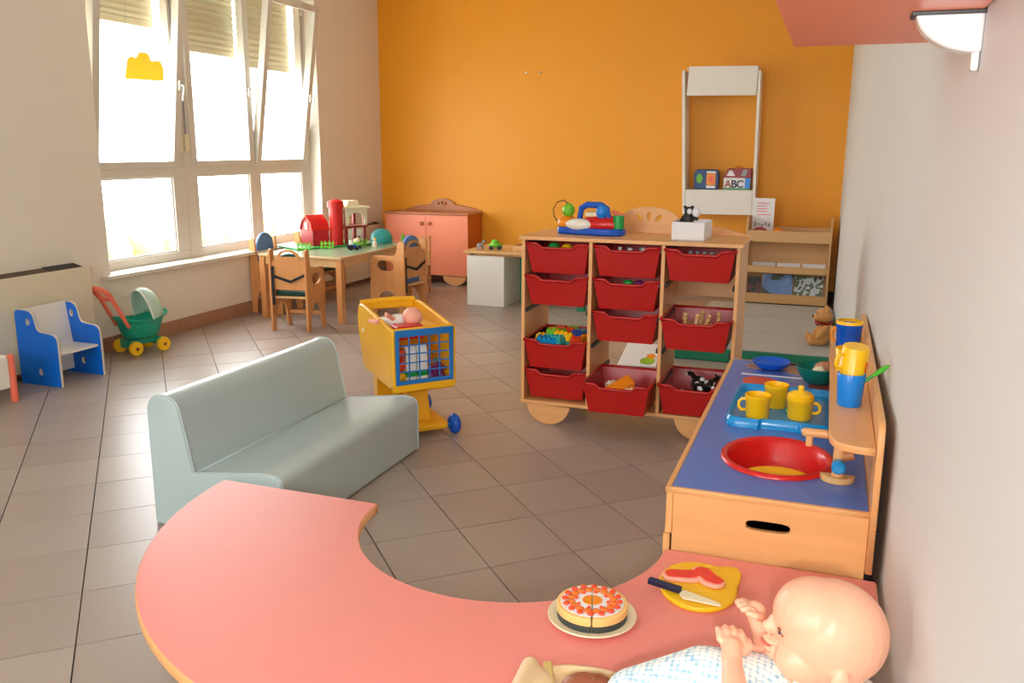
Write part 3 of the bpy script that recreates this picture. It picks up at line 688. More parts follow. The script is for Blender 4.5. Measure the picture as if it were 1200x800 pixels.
armchair('wooden toddler armchair with green cushions and black harness, its back to the grey sofa', (-3.882, 5.665, 0), R(6), 'dgreen', 'dgreen', .50, pz=.075)
armchair('wooden toddler armchair with rounded blue back pad beneath the window', (-4.664, 6.42, 0), R(-90), 'cushB', 'cushB')
armchair('wooden toddler armchair with blue cushions between the farm table and the salmon cupboard', (-3.285, 6.67, 0), R(80), 'cushB', 'cushB', .52, (1.05, 1.2, 1))
armchair('wooden toddler armchair with green cushion tucked under the far window side of the farm table', (-4.664, 7.1, 0), R(-90), 'dgreen', 'dgreen', pz=.09)
# plain little chair behind
w = thing('wooden_chair', 'small plain wooden chair with a slatted back in front of the salmon cupboard', 'chair', (-3.84, 7.82, 0), R(8))
for x in (-.13, .13):
    bx('leg', 'chair', w, x-.013, x+.013, -.013, .013, 0, .56, .004); bx('leg', 'chair', w, x-.013, x+.013, -.27, -.244, 0, .27, .004)
bx('seat', 'palex', w, -.15, .15, -.285, -.015, .271, .287, .004)
bx('back_slat', 'chair', w, -.116, .116, -.008, .008, .47, .55, .003); bx('back_slat', 'chair', w, -.116, .116, -.008, .008, .37, .41, .003)
bx('stretcher', 'chair', w, -.116, .116, -.008, .008, .12, .145, .003)
for x in (-.13, .13): bx('stretcher', 'chair', w, x-.008, x+.008, -.243, -.014, .14, .16, .003)

# ---- blue toddler chair by the radiator
w = thing('blue_chair', 'blue and white cube-shaped toddler chair beside the long radiator', 'chair', (-4.53, 3.80, 0))
sd = rp([(0, 0), (.315, 0), (.315, .315), (.165, .33), (.135, .455), (0, .455)], [.005, .005, .05, .03, .05, .03], 6)
for y in (.009, .331):
    hh = [ov(.10, .385, .017, .022, 20), ov(.165, .085, .017, .022, 20)]
    s = panel('side_panel', 'hole', w, sd, hh, .016, 1, y)
    for q in (-.0088, .0088): panel('laminate', 'bluechair', s, [(p[0]*.99+.0015, p[1]*.992+.0018) for p in sd], hh, .0016, 1, y+q, bev=.0002)
B().box((.075, .17, .3), (.014, .302, .32), (0, R(-7), 0)).obj('backrest', 'white', w, bevel=.002)
bx('seat', 'white', w, .07, .295, .019, .321, .185, .2, .002)
bx('lower_panel', 'white', w, .07, .084, .019, .321, .03, .184, .002)

# ---- low white toy box with coral legs, partly out of the frame
w = thing('toy_cot', 'low white panelled toy cot with round coral corner legs beside the blue chair', 'toy cot', (-4.535, 2.85, 0))
for x in (.02, .30):
    for y in (.02, .645): B().cyl((x, y, 0), (x, y, .26), .02, n=20).ell((x, y, .26), (.02, .02, .014), 20, 8).obj('leg', 'coralp', w)
bx('side_board', 'white', w, .29, .307, .041, .624, .085, .262, .004); bx('side_board', 'white', w, .013, .03, .041, .624, .085, .262, .004)
bx('end_board', 'white', w, .041, .279, .012, .028, .085, .262, .004); bx('end_board', 'white', w, .041, .279, .637, .653, .085, .262, .004)
bx('base_board', 'white', w, .031, .289, .042, .623, .09, .105, .002)

# ---- doll's pram
w = thing('toy_pram', "teal toy doll's pram with yellow wheels and pale hood beside the wall", 'toy pram', (-4.47, 4.735, 0), R(-15))
# local +y forward (hood end), handle at -y
tub = B().lathe([(.0, .105), (.58, .105), (.70, .12), (.86, .19), (.97, .235), (1.1, .242), (1.1, .232), (.96, .225), (.84, .19), (.66, .13), (.5, .12), (0, .12)], (0, 0, 0), 32)
for v in tub.bm.verts:
    yy = v.co.y*.185; v.co = (v.co.x*.115, yy, v.co.z+(.03*(abs(yy)/.185)**2 if v.co.z > .15 else 0))
bmesh.ops.remove_doubles(tub.bm, verts=tub.bm.verts, dist=1e-4); tub.obj('tub', 'teal', w, ang=70)
hd = B(); n = 14; pts = []
for j in range(7):
    a = R(8+j*17)
    for i in range(n+1):
        t = PI*i/n; rx = .118; rr = .215
        pts.append((rx*math.cos(t), .0+.035+.13*math.cos(a)*math.sin(t)**.7*1.0, .235+rr*math.sin(a)*math.sin(t)**.85))
hd._add(pts, [(j*(n+1)+i, j*(n+1)+i+1, (j+1)*(n+1)+i+1, (j+1)*(n+1)+i) for j in range(6) for i in range(n)])
ho = hd.obj('hood', 'hood', w, ang=80); s = ho.modifiers.new('t', 'SOLIDIFY'); s.thickness = .004
B().tube([(.12*math.cos(PI*i/n), .035+.13*math.cos(R(110))*math.sin(PI*i/n)**.7, .235+.215*math.sin(R(110))*math.sin(PI*i/n)**.85) for i in range(n+1)], .006).obj('hood_rim', 'white', w)
for x in (-.095, .095):
    for y in (-.105, .105):
        k = B().cyl((x-.018, y, .05), (x+.018, y, .05), .05, n=24).obj('wheel', 'yellow', w, bevel=.01)
        B().cyl((x+.019*(1 if x > 0 else -1), y, .05), (x+.024*(1 if x > 0 else -1), y, .05), .012, n=12).obj('hub', 'brown', k)
B().bb(-.078, .078, -.115, -.095, .04, .10).bb(-.078, .078, .095, .115, .04, .10).bb(-.03, .03, -.1, .1, .06, .096).obj('chassis', 'teal', w, bevel=.004)
hl = B()
for x in (-.075, .075): hl.tube([(x, -.13, .20), (x, -.19, .32), (x*.95, -.235, .41)], .014)
hl.tube([(-.071, -.235, .41), (-.076, -.262, .45), (-.055, -.285, .475), (0, -.29, .48), (.055, -.285, .475), (.076, -.262, .45), (.071, -.235, .41)], .018)
hl.tube([(-.071, -.235, .41), (0, -.232, .402), (.071, -.235, .41)], .014); hl.obj('handle', 'coralp', w)

# ---- shopping cart
w = thing('toy_shopping_cart', 'yellow toy shopping cart with blue grid front beside the grey sofa', 'toy cart', (-1.83, 3.785, 0), R(-42))
cs = rp([(-.035, .245), (-.44, .27), (-.515, .50), (-.50, .605), (-.40, .605), (-.005, .545), (0, .26)], [.04, .05, .06, .05, .06, .02, .02], 6)
for y in (-.155, .155):
    cp = panel('side_panel', 'cartY', w, cs, [], .024, 1, y, bev=.008)
    B().cyl((-.42, y-.0125 if y < 0 else y+.0125, .47), (-.42, y-.0145 if y < 0 else y+.0145, .47), .013, n=16).obj('sticker', 'white', cp)
B().bb(-.43, -.02, -.142, .142, .25, .265).obj('basket_floor', 'cartY', w, bevel=.003)
bk = [(-.142, .27), (.142, .27), (.142, .60), (-.142, .60)]
bo = panel('back_panel', 'cartY', w, bk, [rp([(-.105, .50), (.105, .50), (.105, .565), (-.105, .565)], .02)], .02, 0, 0, bev=.006)
for v in bo.data.vertices: v.co.x += -.455-(v.co.z-.27)*.12
B().tube([(-.497, -.15, .6), (-.5, 0, .605), (-.497, .15, .6)], .019, 10).obj('handle_bar', 'cartY', w)
fr = panel('front_frame', 'cartB', w, [(-.152, .272), (.152, .272), (.152, .545), (-.152, .545)], [[(-.133, .292), (.133, .292), (.133, .51), (-.133, .51)]], .016, 0, .010, bev=.003)
for k in range(1, 5): bx('grid_bar', 'cartB', fr, .004, .012, -.1325+k*.053-.003, -.1325+k*.053+.003, .291, .511, .001)
for k in range(1, 5): bx('grid_bar', 'cartB', fr, .005, .011, -.134, .134, .292+k*.0436-.003, .292+k*.0436+.003, .001)
panel('front_surround', 'cartY', w, rp([(-.167, .232), (.167, .232), (.167, .552), (-.167, .552)], .02), [[(-.150, .274), (.150, .274), (.150, .543), (-.150, .543)]], .022, 0, .002, bev=.007)
B().bb(-.034, -.006, -.16, .16, .222, .262).obj('bumper', 'cartY', w, bevel=.01)
B().prism(rp([(-.10, .05), (-.03, .05), (-.09, .25), (-.20, .25)], .02), 1, -.05, .05).obj('column', 'cartY', w, bevel=.01)
B().prism(rp([(-.40, .035), (-.36, .05), (-.36, .26), (-.43, .26)], .01), 1, -.12, .12).obj('rear_column', 'cartY', w, bevel=.008)
bsp = rp([(-.42, -.13), (.03, -.09), (.06, -.07), (.06, .10), (.03, .11), (-.42, .13)], .025)
ba = panel('base_tray', 'cartY', w, bsp, [], .03, 2, .05, bev=.008)
for k in range(5): bx('rib', 'cartY', ba, -.30, .02, -.06+k*.03-.004, -.06+k*.03+.004, .064, .069, .002)
for x, y in ((.045, .14), (.045, -.12), (-.38, .16), (-.38, -.16)):
    B().lathe([(0, -.022), (.024, -.024), (.04, -.02), (.05, -.008), (.05, .008), (.04, .02), (.024, .024), (0, .022)], n=24).obj('wheel', 'royal', w, loc=(x, y, .05), rot=(R(90), 0, 0), ang=60)
B().cyl((.045, -.12, .05), (.045, .14, .05), .008, n=10).cyl((-.38, -.16, .05), (-.38, .16, .05), .008, n=10).obj('axle', 'cartB', w)
# things in the cart (positions in the cart's frame turned into the room)
CM = Matrix.Translation((-1.83, 3.785, 0)) @ Matrix.Rotation(R(-42), 4, 'Z')
def incart(x, y, z): return CM @ Vector((x, y, z))
def prop(o, p, rz=R(-42)): o.location = p; o.rotation_euler.z = rz; return o
o = B().bb(-.05, .05, -.07, .07, 0, .06).bb(-.047, .047, -.067, .067, .06, .066).obj('toy_box', 'red', None, bevel=.006); tag(prop(o, incart(-.066, -.06, .49)), 'red plastic toy box lying under the doll in the yellow cart', 'toy box')
cp = [('e', (0, 0, .02), .001)]
for nm, y, z, c1, lb in (('toy_carton', -.055, .267, 'white', 'white toy carton behind the blue grid, next to the lemon'), ('toy_carton', .005, .267, 'white', 'white toy carton behind the blue grid, next to the purple grapes')):
    t_ = thing(nm, lb, 'toy carton', incart(-.05, y, z), R(-42), 'cartons in the toy cart')
    bx('carton_body', c1, t_, -.022, .022, -.026, .026, 0, .15, .003); bx('print_band', 'green', t_, -.0225, .0225, -.0265, .0265, .03, .055, .001)
    B().prism([(-.022, .15), (.022, .15), (0, .185)], 1, -.026, .026).obj('carton_top', 'paper', t_)
g_ = B()
for i in range(15):
    a = i*2.4; rr = .028*(i % 4)/3; g_.ell((rr*math.cos(a)*.8, rr*math.sin(a)*1.2, .02+.018*(i//4)), .0155, 10, 7)
t_ = thing('toy_grapes', 'bunch of purple toy grapes behind the blue grid', 'toy grapes', incart(-.05, .085, .266), R(-42)); g_.obj('berries', 'purple', t_); B().cyl((0, 0, .085), (.005, 0, .115), .005, n=8).obj('stalk', 'green', t_)
o = B().ell((0, 0, .028), (.034, .03, .028), 18, 12).cyl((.03, 0, .028), (.044, 0, .028), .009, .004, 10).obj('toy_lemon', 'yellow', None); tag(prop(o, incart(-.05, -.105, .266)), 'yellow toy lemon in the corner behind the blue grid', 'toy lemon')
for z, lb in ((.325, 'lower'), (.385, 'upper')):
    o = B().lathe([(0, 0), (.02, .002), (.03, .018), (.032, .034), (.024, .05), (.008, .056), (0, .052)], n=18).obj('toy_tomato', 'ored', None); tag(prop(o, incart(-.055, -.108, z)), lb+' orange-red toy tomato stacked above the lemon in the cart', 'toy tomato', 'tomatoes in the toy cart')
# small doll lying across the cart
t_ = thing('small_doll', 'small pink doll in white clothes lying in the yellow cart', 'doll', incart(-.175, -.07, .53), R(-42)); t_.scale = (.88,)*3
blob('body', [('e', (.05, .075, .055), (.055, .058, .055)), ('e', (.095, .075, .045), (.012, .01, .01)), ('c', (.0, .03, .03), (-.02, -.07, .02), .034, .03), ('c', (.01, -.02, .04), (.05, -.075, .075), .014, .012), ('e', (.055, -.082, .082), (.014, .012, .014)), ('c', (-.03, -.06, .02), (.02, -.13, .04), .018, .013), ('c', (-.03, -.08, .02), (-.06, -.14, .03), .018, .013), ('e', (.03, .12, .05), (.008, .01, .014))], 'pinkskin', t_, .005, 4)
blob('romper', [('c', (.0, .02, .03), (-.022, -.075, .02), .039, .036), ('e', (.0, .0, .045), (.03, .03, .025))], 'white', t_, .005, 4)
bx('seat_flap', 'cartY', w, -.38, -.14, -.138, .138, .508, .526, .005)

FZ += .0009
# ============================================================ ON THE FARM TABLE
t_ = thing('toy_farm', 'red toy barn with silo, open cream-roofed stall and green base', 'toy farm', (-4.315, 6.715, FZ), R(-29)); t_.scale = (1.1, 1.15, 1.15)
bx('base', 'green', t_, -.18, .17, -.22, .42, 0, .012, .004)
gb = [(-.10, .012), (.10, .012), (.10, .13), (.075, .19), (0, .235), (-.075, .19), (-.10, .13)]
def shift(pl, dx): return [(p[0]+dx, p[1]) for p in pl]
ba = panel('barn_front', 'dred', t_, shift(gb, -.03), [], .012, 1, -.03)
bx('hay_door', 'cream', ba, -.055, -.01, -.042, -.035, .135, .185, .002)
panel('barn_back', 'red', t_, shift(gb, -.03), [], .012, 1, .095)
B().prism([(.064, .012), (.07, .012), (.07, .13), (.064, .13)], 1, -.024, .089).obj('barn_wall', 'red', t_)
B().prism([(-.13, .012), (-.124, .012), (-.124, .13), (-.13, .13)], 1, -.024, .089).obj('barn_wall', 'red', t_)
B().prism([(-.14, .128), (-.108, .195), (-.03, .243), (.048, .195), (.08, .128), (.07, .126), (.04, .186), (-.03, .23), (-.1, .186), (-.13, .126)], 1, -.045, .105).obj('barn_roof', 'red', t_)
B().cyl((.075, .165, .012), (.075, .165, .30), .052, n=24).obj('silo', 'red', t_); B().cyl((.075, .165, .30), (.075, .165, .345), .064, n=24).cyl((.075, .165, .345), (.075, .165, .36), .06, .03, n=24).obj('silo_cap', 'red', t_)
for x in (-.06, .10):
    for y in (.235, .40): bx('post', 'dred', t_, x-.012, x+.012, y-.01, y+.01, .012, .27, .002)
bx('stall_floor', 'dred', t_, -.09, .13, .22, .415, .14, .156, .002)
panel('stall_arch', 'cream', t_, [(.222, .156), (.415, .156), (.415, .285), (.222, .285)], [[(.247, .16)]+[(.318+.071*math.cos(R(a)), .2+.055*math.sin(R(a))) for a in range(180, -1, -15)]+[(.389, .16)]], .012, 0, .125)
bx('stall_roof', 'cream', t_, -.1, .16, .21, .43, .285, .303, .004)
B().prism([(.26, .303), (.38, .303), (.365, .345), (.275, .345)], 0, -.05, .08).obj('roof_vent', 'cream', t_, bevel=.004)
bx('stable_door', 'white', t_, .112, .118, .25, .285, .02, .13, .001); bx('stable_door', 'white', t_, .112, .118, .33, .365, .02, .13, .001)
for k, (x, y, rz) in enumerate(((-4.10, 6.60, 20), (-3.95, 6.92, 50), (-4.22, 6.42, 20))):
    f = thing('toy_fence', ['lime toy fence panel set beside the dark red barn front', 'lime toy fence panel standing below the red silo', 'lime toy fence panel at the table end before the barn'][k], 'toy fence', (x, y, FZ+(.0 if k < 9 else .012)), R(rz), 'toy farm fences')
    for q in (-.05, -.017, .017, .05): bx('picket', 'lime', f, q-.006, q+.006, -.004, .004, 0, .07, .001)
    for z in (.02, .05): bx('rail', 'lime', f, -.06, .06, -.0065, -.0042, z-.005, z+.005, 0)
# little figures and vehicles
t_ = thing('toy_tractor', 'blue and white toy tractor on the farm table edge', 'toy tractor', (-3.86, 6.62, FZ), R(40))
bx('body', 'royal', t_, -.035, .035, -.018, .018, .015, .045, .005); bx('cab', 'white', t_, -.03, .0, -.016, .016, .046, .085, .005)
for x, r in ((-.022, .024), (.028, .016)):
    for y in (-.025, .025): B().cyl((x, y-.006, r), (x, y+.006, r), r, n=18).obj('wheel', 'black', t_)
t_ = thing('toy_trailer', 'green and cream toy trailer beside the blue tractor', 'toy trailer', (-3.90, 6.76, FZ), R(30))
bx('bed', 'lime', t_, -.045, .045, -.025, .025, .02, .05, .004); B().ell((0, 0, .066), (.03, .02, .022), 14, 9).obj('load', 'cream', t_)
for x in (-.025, .025):
    for y in (-.03, .03): B().cyl((x, y-.005, .016), (x, y+.005, .016), .016, n=16).obj('wheel', 'black', t_)
def figure(label, loc, body, hair, rz=0):
    t_ = thing('toy_figure', label, 'toy figure', loc, rz)
    B().lathe([(0, 0), (.02, 0), (.022, .01), (.018, .05), (.012, .058), (0, .06)], n=16).obj('body', body, t_)
    B().ell((0, 0, .072), .016, 14, 10).obj('head', 'skin', t_); B().ell((0, .002, .08), (.0165, .0165, .011), 14, 8).obj('hair', hair, t_)
figure('peg-shaped toy farmer in red standing between barn and tractor', (-3.98, 6.93, FZ), 'dred', 'black')
figure('peg-shaped toy figure in white beside the toy trailer', (-3.80, 6.90, FZ), 'cream', 'lime')
t_ = thing('turquoise_ball', 'big turquoise ball resting on a ring at the end of the farm table', 'ball', (-3.93, 7.27, FZ))
B().ell((0, 0, .085), .1, 32, 20).obj('ball', 'turq', t_) if False else B().lathe([(.098, 0), (.102, .03), (.1, .06), (.088, .09), (.06, .115), (.03, .126), (0, .129)], n=32).obj('shell', 'turq', t_, ang=70)
B().lathe([(.094, 0), (.106, 0), (.108, .008), (.1, .01)], n=32).obj('rim', 'turq', t_)
t_['label'] = 'turquoise upturned plastic bowl at the end of the farm table'; t_['category'] = 'bowl'; t_.name = 'upturned_bowl'
o = B().lathe([(0, 0), (.018, 0), (.02, .03), (.012, .06), (.008, .085), (0, .085)], n=14).obj('toy_bottle', 'lime', None); o.location = (-3.74, 7.33, FZ); tag(o, 'small lime toy bottle beside the turquoise bowl', 'toy bottle')
# ============================================================ ON AND IN THE STORAGE UNIT
UT = .9765
t_ = thing('activity_toy', 'colourful baby activity toy with blue hull on top of the red-bin unit', 'activity toy', (-1.14, 4.35, UT), R(-8)); t_.scale = (1.06, 1.1, 1.2)
hull = rp([(-.16, -.06), (.10, -.075), (.165, -.03), (.165, .03), (.10, .075), (-.16, .06), (-.185, 0)], .05, 5)
B().prism(hull, 2, 0, .03).obj('hull', 'royal', t_, bevel=.01)
blob('deck', [('e', (-.03, 0, .035), (.12, .062, .03)), ('e', (.05, 0, .045), (.11, .06, .04))], 'red', t_, .006, 3)
B().ell((-.05, -.045, .042), (.07, .03, .026), 18, 12).obj('white_panel', 'white', t_); B().ell((-.135, 0, .045), (.045, .05, .034), 18, 12).obj('nose', 'oran', t_)
B().ell((-.125, -.005, .098), .03, 18, 12).obj('bead', 'lime', t_); B().cyl((-.125, -.005, .06), (-.125, -.005, .09), .012, n=12).obj('bead_post', 'oran', t_)
B().ell((.06, -.03, .098), .03, 18, 12).obj('knob_ball', 'skyb', t_); B().cyl((.14, -.02, .03), (.14, -.02, .085), .026, n=18).obj('roller', 'green', t_)
B().tube([(-.06, -.02, .06), (-.05, -.02, .11), (-.02, -.02, .125), (.05, -.02, .125), (.08, -.02, .11), (.09, -.02, .07)], .014, 10).obj('carry_handle', 'royal', t_)
B().box((.02, 0, .085), (.10, .06, .02)).obj('canopy', 'cream', t_, bevel=.006); B().box((.12, .02, .088), (.06, .03, .014), (0, R(20), 0)).obj('tail', 'coralp', t_, bevel=.004)
B().tube([(-.165, -.01, .03), (-.20, -.01, .07), (-.205, -.01, .10), (-.185, -.01, .13), (-.15, -.008, .14), (-.125, -.005, .125)], .0025, 6).obj('wire_loop', 'black', t_)

t_ = thing('white_box', 'small white cardboard box on top of the red-bin unit', 'box', (-.632, 4.32, UT), R(-2))
b = B(); X, Y_, Z_ = .077, .11, .088
b.bb(-X, X, -Y_, -Y_+.004, 0, Z_).bb(-X, X, Y_-.004, Y_, 0, Z_).bb(-X, -X+.004, -Y_+.004, Y_-.004, 0, Z_).bb(X-.004, X, -Y_+.004, Y_-.004, 0, Z_).bb(-X, X, -Y_, Y_, 0, .004)
b.obj('carton', 'paper', t_, smooth=False); B().bb(-X+.004, X-.004, -Y_+.004, Y_-.004, .062, .066).obj('lid', 'paper', t_, smooth=False)
t_ = thing('toy_penguin', 'little black and white plush animal sitting in the white box', 'plush toy', (-.655, 4.33, UT+.0665), R(10))
blob('body', [('e', (0, 0, .03), (.03, .026, .032)), ('e', (.0, -.004, .066), .022), ('e', (-.018, 0, .085), .009), ('e', (.018, 0, .085), .009), ('c', (-.025, -.01, .035), (-.036, -.022, .016), .01, .009), ('c', (.025, -.01, .035), (.04, -.022, .03), .01, .009)], 'black', t_, .004, 3)
B().ell((.004, -.02, .066), (.013, .01, .014), 12, 8).ell((.036, -.01, .06), (.02, .018, .024), 12, 8).obj('white_fur', 'paper', t_)

def inbin(c, r, x, y, z): p = BINS[(c, r)]; return (p.x+x, p.y+y, p.z+z)
def brick(label, p, rz, m, studs=(2, 4), s=.016, tilt=0, grp='bricks in the red bin'):
    t_ = thing('building_brick', label, 'toy brick', p, rz, grp); t_.rotation_euler = (tilt, tilt*.6, rz)
    L_, W_ = studs[1]*s*2, studs[0]*s*2
    bx('block', m, t_, -L_/2, L_/2, -W_/2, W_/2, 0, .038, .002)
    st = B()
    for i in range(studs[1]):
        for j in range(studs[0]): st.cyl((-L_/2+s+i*2*s, -W_/2+s+j*2*s, .037), (-L_/2+s+i*2*s, -W_/2+s+j*2*s, .047), .009, n=10)
    st.obj('studs', m, t_)
brk = [('light blue', 'trayb', (-.06, .06, .115), 10, (2, 4), .1), ('teal', 'turq', (-.02, .075, .122), -20, (2, 4), -.15), ('short yellow', 'yellow', (-.11, .10, .122), 60, (1, 2), .2), ('long lime', 'lime', (-.03, .13, .145), 15, (1, 4), .1),
       ('long thin yellow', 'yellow', (.02, .10, .14), -12, (1, 4), .18), ('dark blue', 'royal', (.07, .15, .135), 30, (2, 2), .2), ('square orange-red', 'ored', (.085, .07, .122), 25, (2, 2), .35), ('short orange', 'oran', (.11, .14, .12), 70, (1, 2), .2),
       ('long orange-red', 'ored', (.0, .20, .142), 5, (1, 4), .1), ('wide yellow', 'yellow', (-.05, .2, .13), -35, (2, 4), -.1), ('half-buried light blue', 'trayb', (.07, .24, .125), 85, (2, 4), .1), ('half-buried teal', 'turq', (-.07, .27, .12), 80, (2, 4), .1), ('square lime', 'lime', (.02, .28, .13), -50, (2, 2), .1)]
def heap(name, label, cat, c, r, h, m, n, sz):
    b = B(); rg = random.Random(c*7+r)
    for k in range(n):
        z = .006+sz[2]/2+(h-sz[2])*k/max(1, n-1); e = .5*(z/.152)
        b.box((rg.uniform(-.07, .07), .19+rg.uniform(-.09, .09), z), sz, (rg.uniform(-.15, .15), rg.uniform(-.15, .15), rg.uniform(0, 3)))
    o = b.obj(name, m, None, bevel=.002); o.location = inbin(c, r, 0, 0, 0); tag(o, label, cat, kind='stuff')
heap('brick_heap', 'jumbled bricks filling the bin under the loose coloured ones', 'toy bricks', 0, 3, .125, 'turq', 26, (.07, .035, .03))
for i, (cn, m, p, rz, st, tl) in enumerate(brk):
    brick('%s building brick on the heap in the red bin' % cn, inbin(0, 3, *p), R(rz), m, st, .013, tl)
def ball(name, label, p, r, m, cat='toy ball', g=None):
    t_ = thing(name, label, cat, p, 0, g); B().ell((0, 0, r), r, 20, 14).obj('ball', m, t_); B().lathe([(r*1.0, r-.002), (r*1.025, r), (r*1.0, r+.002)], n=20).obj('seam', m, t_)
ball('toy_ball', 'green toy ball at the rim of the topmost bin under the activity toy', inbin(0, 0, -.03, .05, .09), .032, 'green')
ball('toy_ball', 'yellow toy ball beside the green one in the topmost bin', inbin(0, 0, .035, .06, .085), .032, 'yellow')
ball('toy_ball', 'purple toy ball in the middle column of red bins', inbin(1, 1, .055, .06, .093), .028, 'purple')
ball('toy_ball', 'green toy ball in the middle column of red bins', inbin(1, 1, -.0, .055, .092), .028, 'green')
for i in range(5):
    o = B().lathe([(0, 0), (.012, 0), (.013, .02), (.008, .05), (.012, .06), (0, .066)], n=12).obj('toy_skittle', 'grey' if i % 2 else 'white', None); o.location = inbin(1, 0, -.05+.03*i, .06+.012*(i % 2), .082); o.rotation_euler = (R(20*(i % 3)-20), R(15*(i % 2)), 0)
    tag(o, 'pale toy skittle lying in the topmost middle bin', 'toy skittle', 'pale pieces in the topmost middle bin')
for i in range(4):
    o = B().lathe([(0, 0), (.01, 0), (.012, .03), (.007, .055), (.011, .065), (0, .07)], n=12).obj('toy_peg', 'grey', None); o.location = inbin(2, 0, -.05+.033*i, .055, .075); tag(o, 'grey toy peg in the bin under the white box', 'toy peg', 'grey pegs in the bin')
for i, (x, y) in enumerate(((-.06, .1), (-.01, .08), (.035, .11), (.09, .15), (.0, .2))):
    t_ = thing('wooden_figure', 'little wooden figure standing in the red bin above the green gap', 'toy figure', inbin(2, 2, x, y, .105), .4*i, 'wooden figures in the bin'); t_.rotation_euler = (R((-1)**i*14), R(10*(i % 3)), 0)
    B().lathe([(0, 0), (.014, 0), (.015, .008), (.009, .03), (.013, .042), (.006, .05), (0, .05)], n=14).obj('body', 'palez', t_); B().ell((0, 0, .058), .012, 12, 8).obj('head', 'palez', t_)
heap('block_heap', 'plain wooden blocks filling the bin under the little figures', 'toy blocks', 2, 2, .105, 'palex', 22, (.07, .035, .025))
def cow(label, p, rz, tilt):
    t_ = thing('toy_cow', label, 'toy cow', p, rz, 'toy cows in the lowest bin'); t_.rotation_euler = (tilt, 0, rz)
    blob('body', [('e', (0, 0, .045), (.042, .02, .022)), ('c', (.03, 0, .05), (.055, 0, .068), .014, .011), ('e', (.066, 0, .066), (.018, .011, .012)), ('c', (.028, .012, .04), (.03, .013, .006), .008, .006), ('c', (.028, -.012, .04), (.03, -.013, .006), .008, .006), ('c', (-.03, .012, .04), (-.03, .013, .006), .008, .006), ('c', (-.03, -.012, .04), (-.03, -.013, .006), .008, .006), ('c', (-.04, 0, .055), (-.05, 0, .025), .004, .003), ('e', (.056, .014, .076), (.005, .009, .005)), ('e', (.056, -.014, .076), (.005, .009, .005))], 'black', t_, .0035, 2)
    B().ell((.008, -.012, .048), (.018, .0105, .014), 12, 8).ell((-.024, .01, .052), (.014, .012, .012), 12, 8).ell((.078, 0, .063), (.009, .01, .009), 10, 7).obj('white_patch', 'paper', t_)
for i, (x, y, rz, tl) in enumerate(((-.05, .12, 20, 1.3), (.04, .10, -30, .5), (.045, .2, 70, .4), (-.0, .19, 150, .3))): cow('black and white toy cow lying in the lowest bin beside the play kitchen', inbin(2, 4, x, y, .085+.01*(i % 2)), R(rz), tl)
heap('cloth_heap', 'dark red cloth pieces filling the bin under the toy cows', 'cloths', 2, 4, .085, 'dred', 14, (.08, .06, .016))
t_ = thing('toy_shovel', 'yellow toy shovel lying in the pulled-out red bin', 'toy shovel', inbin(1, 4, .01, .13, .095), R(35)); t_.rotation_euler = (R(20), R(-20), R(35))
b = B(); b.prism([(-.06, 0), (.05, 0), (.06, .05), (.045, .055), (-.06, .04)], 1, -.035, .035); b.obj('scoop', 'oran', t_, bevel=.006); B().cyl((-.06, 0, .02), (-.13, 0, .015), .01, n=12).obj('grip', 'yellow', t_)
for i, (m, n_, x, y) in enumerate((('royal', 'blue', .09, .13), ('white', 'white', .05, .09), ('white', 'white', -.06, .2), ('oran', 'orange', -.05, .09))):
    brick('%s building brick beside the yellow shovel' % n_, inbin(1, 4, x, y, .07), .5*i, m, (2, 2), .014, .1, 'bricks by the shovel')
heap('brick_heap', 'dark red bricks filling the pulled-out bin under the shovel', 'toy bricks', 1, 4, .07, 'dred', 20, (.07, .035, .03))
# picture sheet on the floor behind the unit
t_ = thing('picture_board', 'white picture board lying on the floor behind the red-bin unit', 'picture board', (-1.165, 5.84, 0), R(7))
bx('board', 'paper', t_, -.125, .125, -.34, .34, 0, .02, .004)
B().prism(ov(.06, -.2, .05, .1, 20), 2, .0201, .0212).obj('green_print', 'lime', t_); B().prism(ov(.075, -.06, .035, .09, 5), 2, .0201, .0214).obj('orange_print', 'oran', t_)

# ============================================================ ON THE FRAME SHELF AND BOOKCASE
t_ = thing('toy_drum', 'blue and orange box-shaped activity toy on the white frame shelf', 'activity toy', (-1.135, 8.56, 1.0355))
B().prism(rp([(-.115, 0), (.11, 0), (.115, .15), (.09, .185), (-.095, .185), (-.12, .15)], .02), 1, -.05, .05).obj('case', mat('deep_blue', (14, 62, 120), .35), t_, bevel=.008)
bx('picture_panel', 'oran', t_, 0.0, .085, -.056, -.049, .04, .15, .004); bx('white_strip', 'paper', t_, .0, .085, -.057, -.05, .151, .17, .002); bx('white_strip', 'paper', t_, .0, .085, -.057, -.05, .012, .036, .002)
B().prism(ov(-.065, .1, .028, .045, 20), 1, -.056, -.049).obj('yellow_flower', 'lime', t_); B().prism(ov(.045, .095, .02, .028, 16), 1, -.060, -.0565).obj('face', 'ored', t_)
t_ = thing('alphabet_house', 'red-roofed alphabet house toy lettered ABC on the white frame shelf', 'alphabet toy', (-.85, 8.56, 1.0385))
bx('house_wall', 'paper', t_, -.125, .115, -.05, .05, .012, .11, .003); bx('base', 'green', t_, -.13, .12, -.055, .055, 0, .0115, .002); bx('wall_end', 'skyb', t_, .07, .1165, -.0515, -.049, .014, .108, .001)
B().prism([(-.135, .1105), (.125, .1105), (.125, .195), (-.085, .195)], 1, -.058, .058).obj('roof', 'dred', t_, bevel=.003)
panel('roof_window', 'paper', t_, [(-.10, .125), (-.02, .125), (-.05, .175), (-.075, .175)], [], .004, 1, -.0602, bev=.0005); panel('roof_window', 'grey', t_, [(.03, .125), (.075, .125), (.09, .185), (.05, .185)], [], .004, 1, -.0602, bev=.0005)
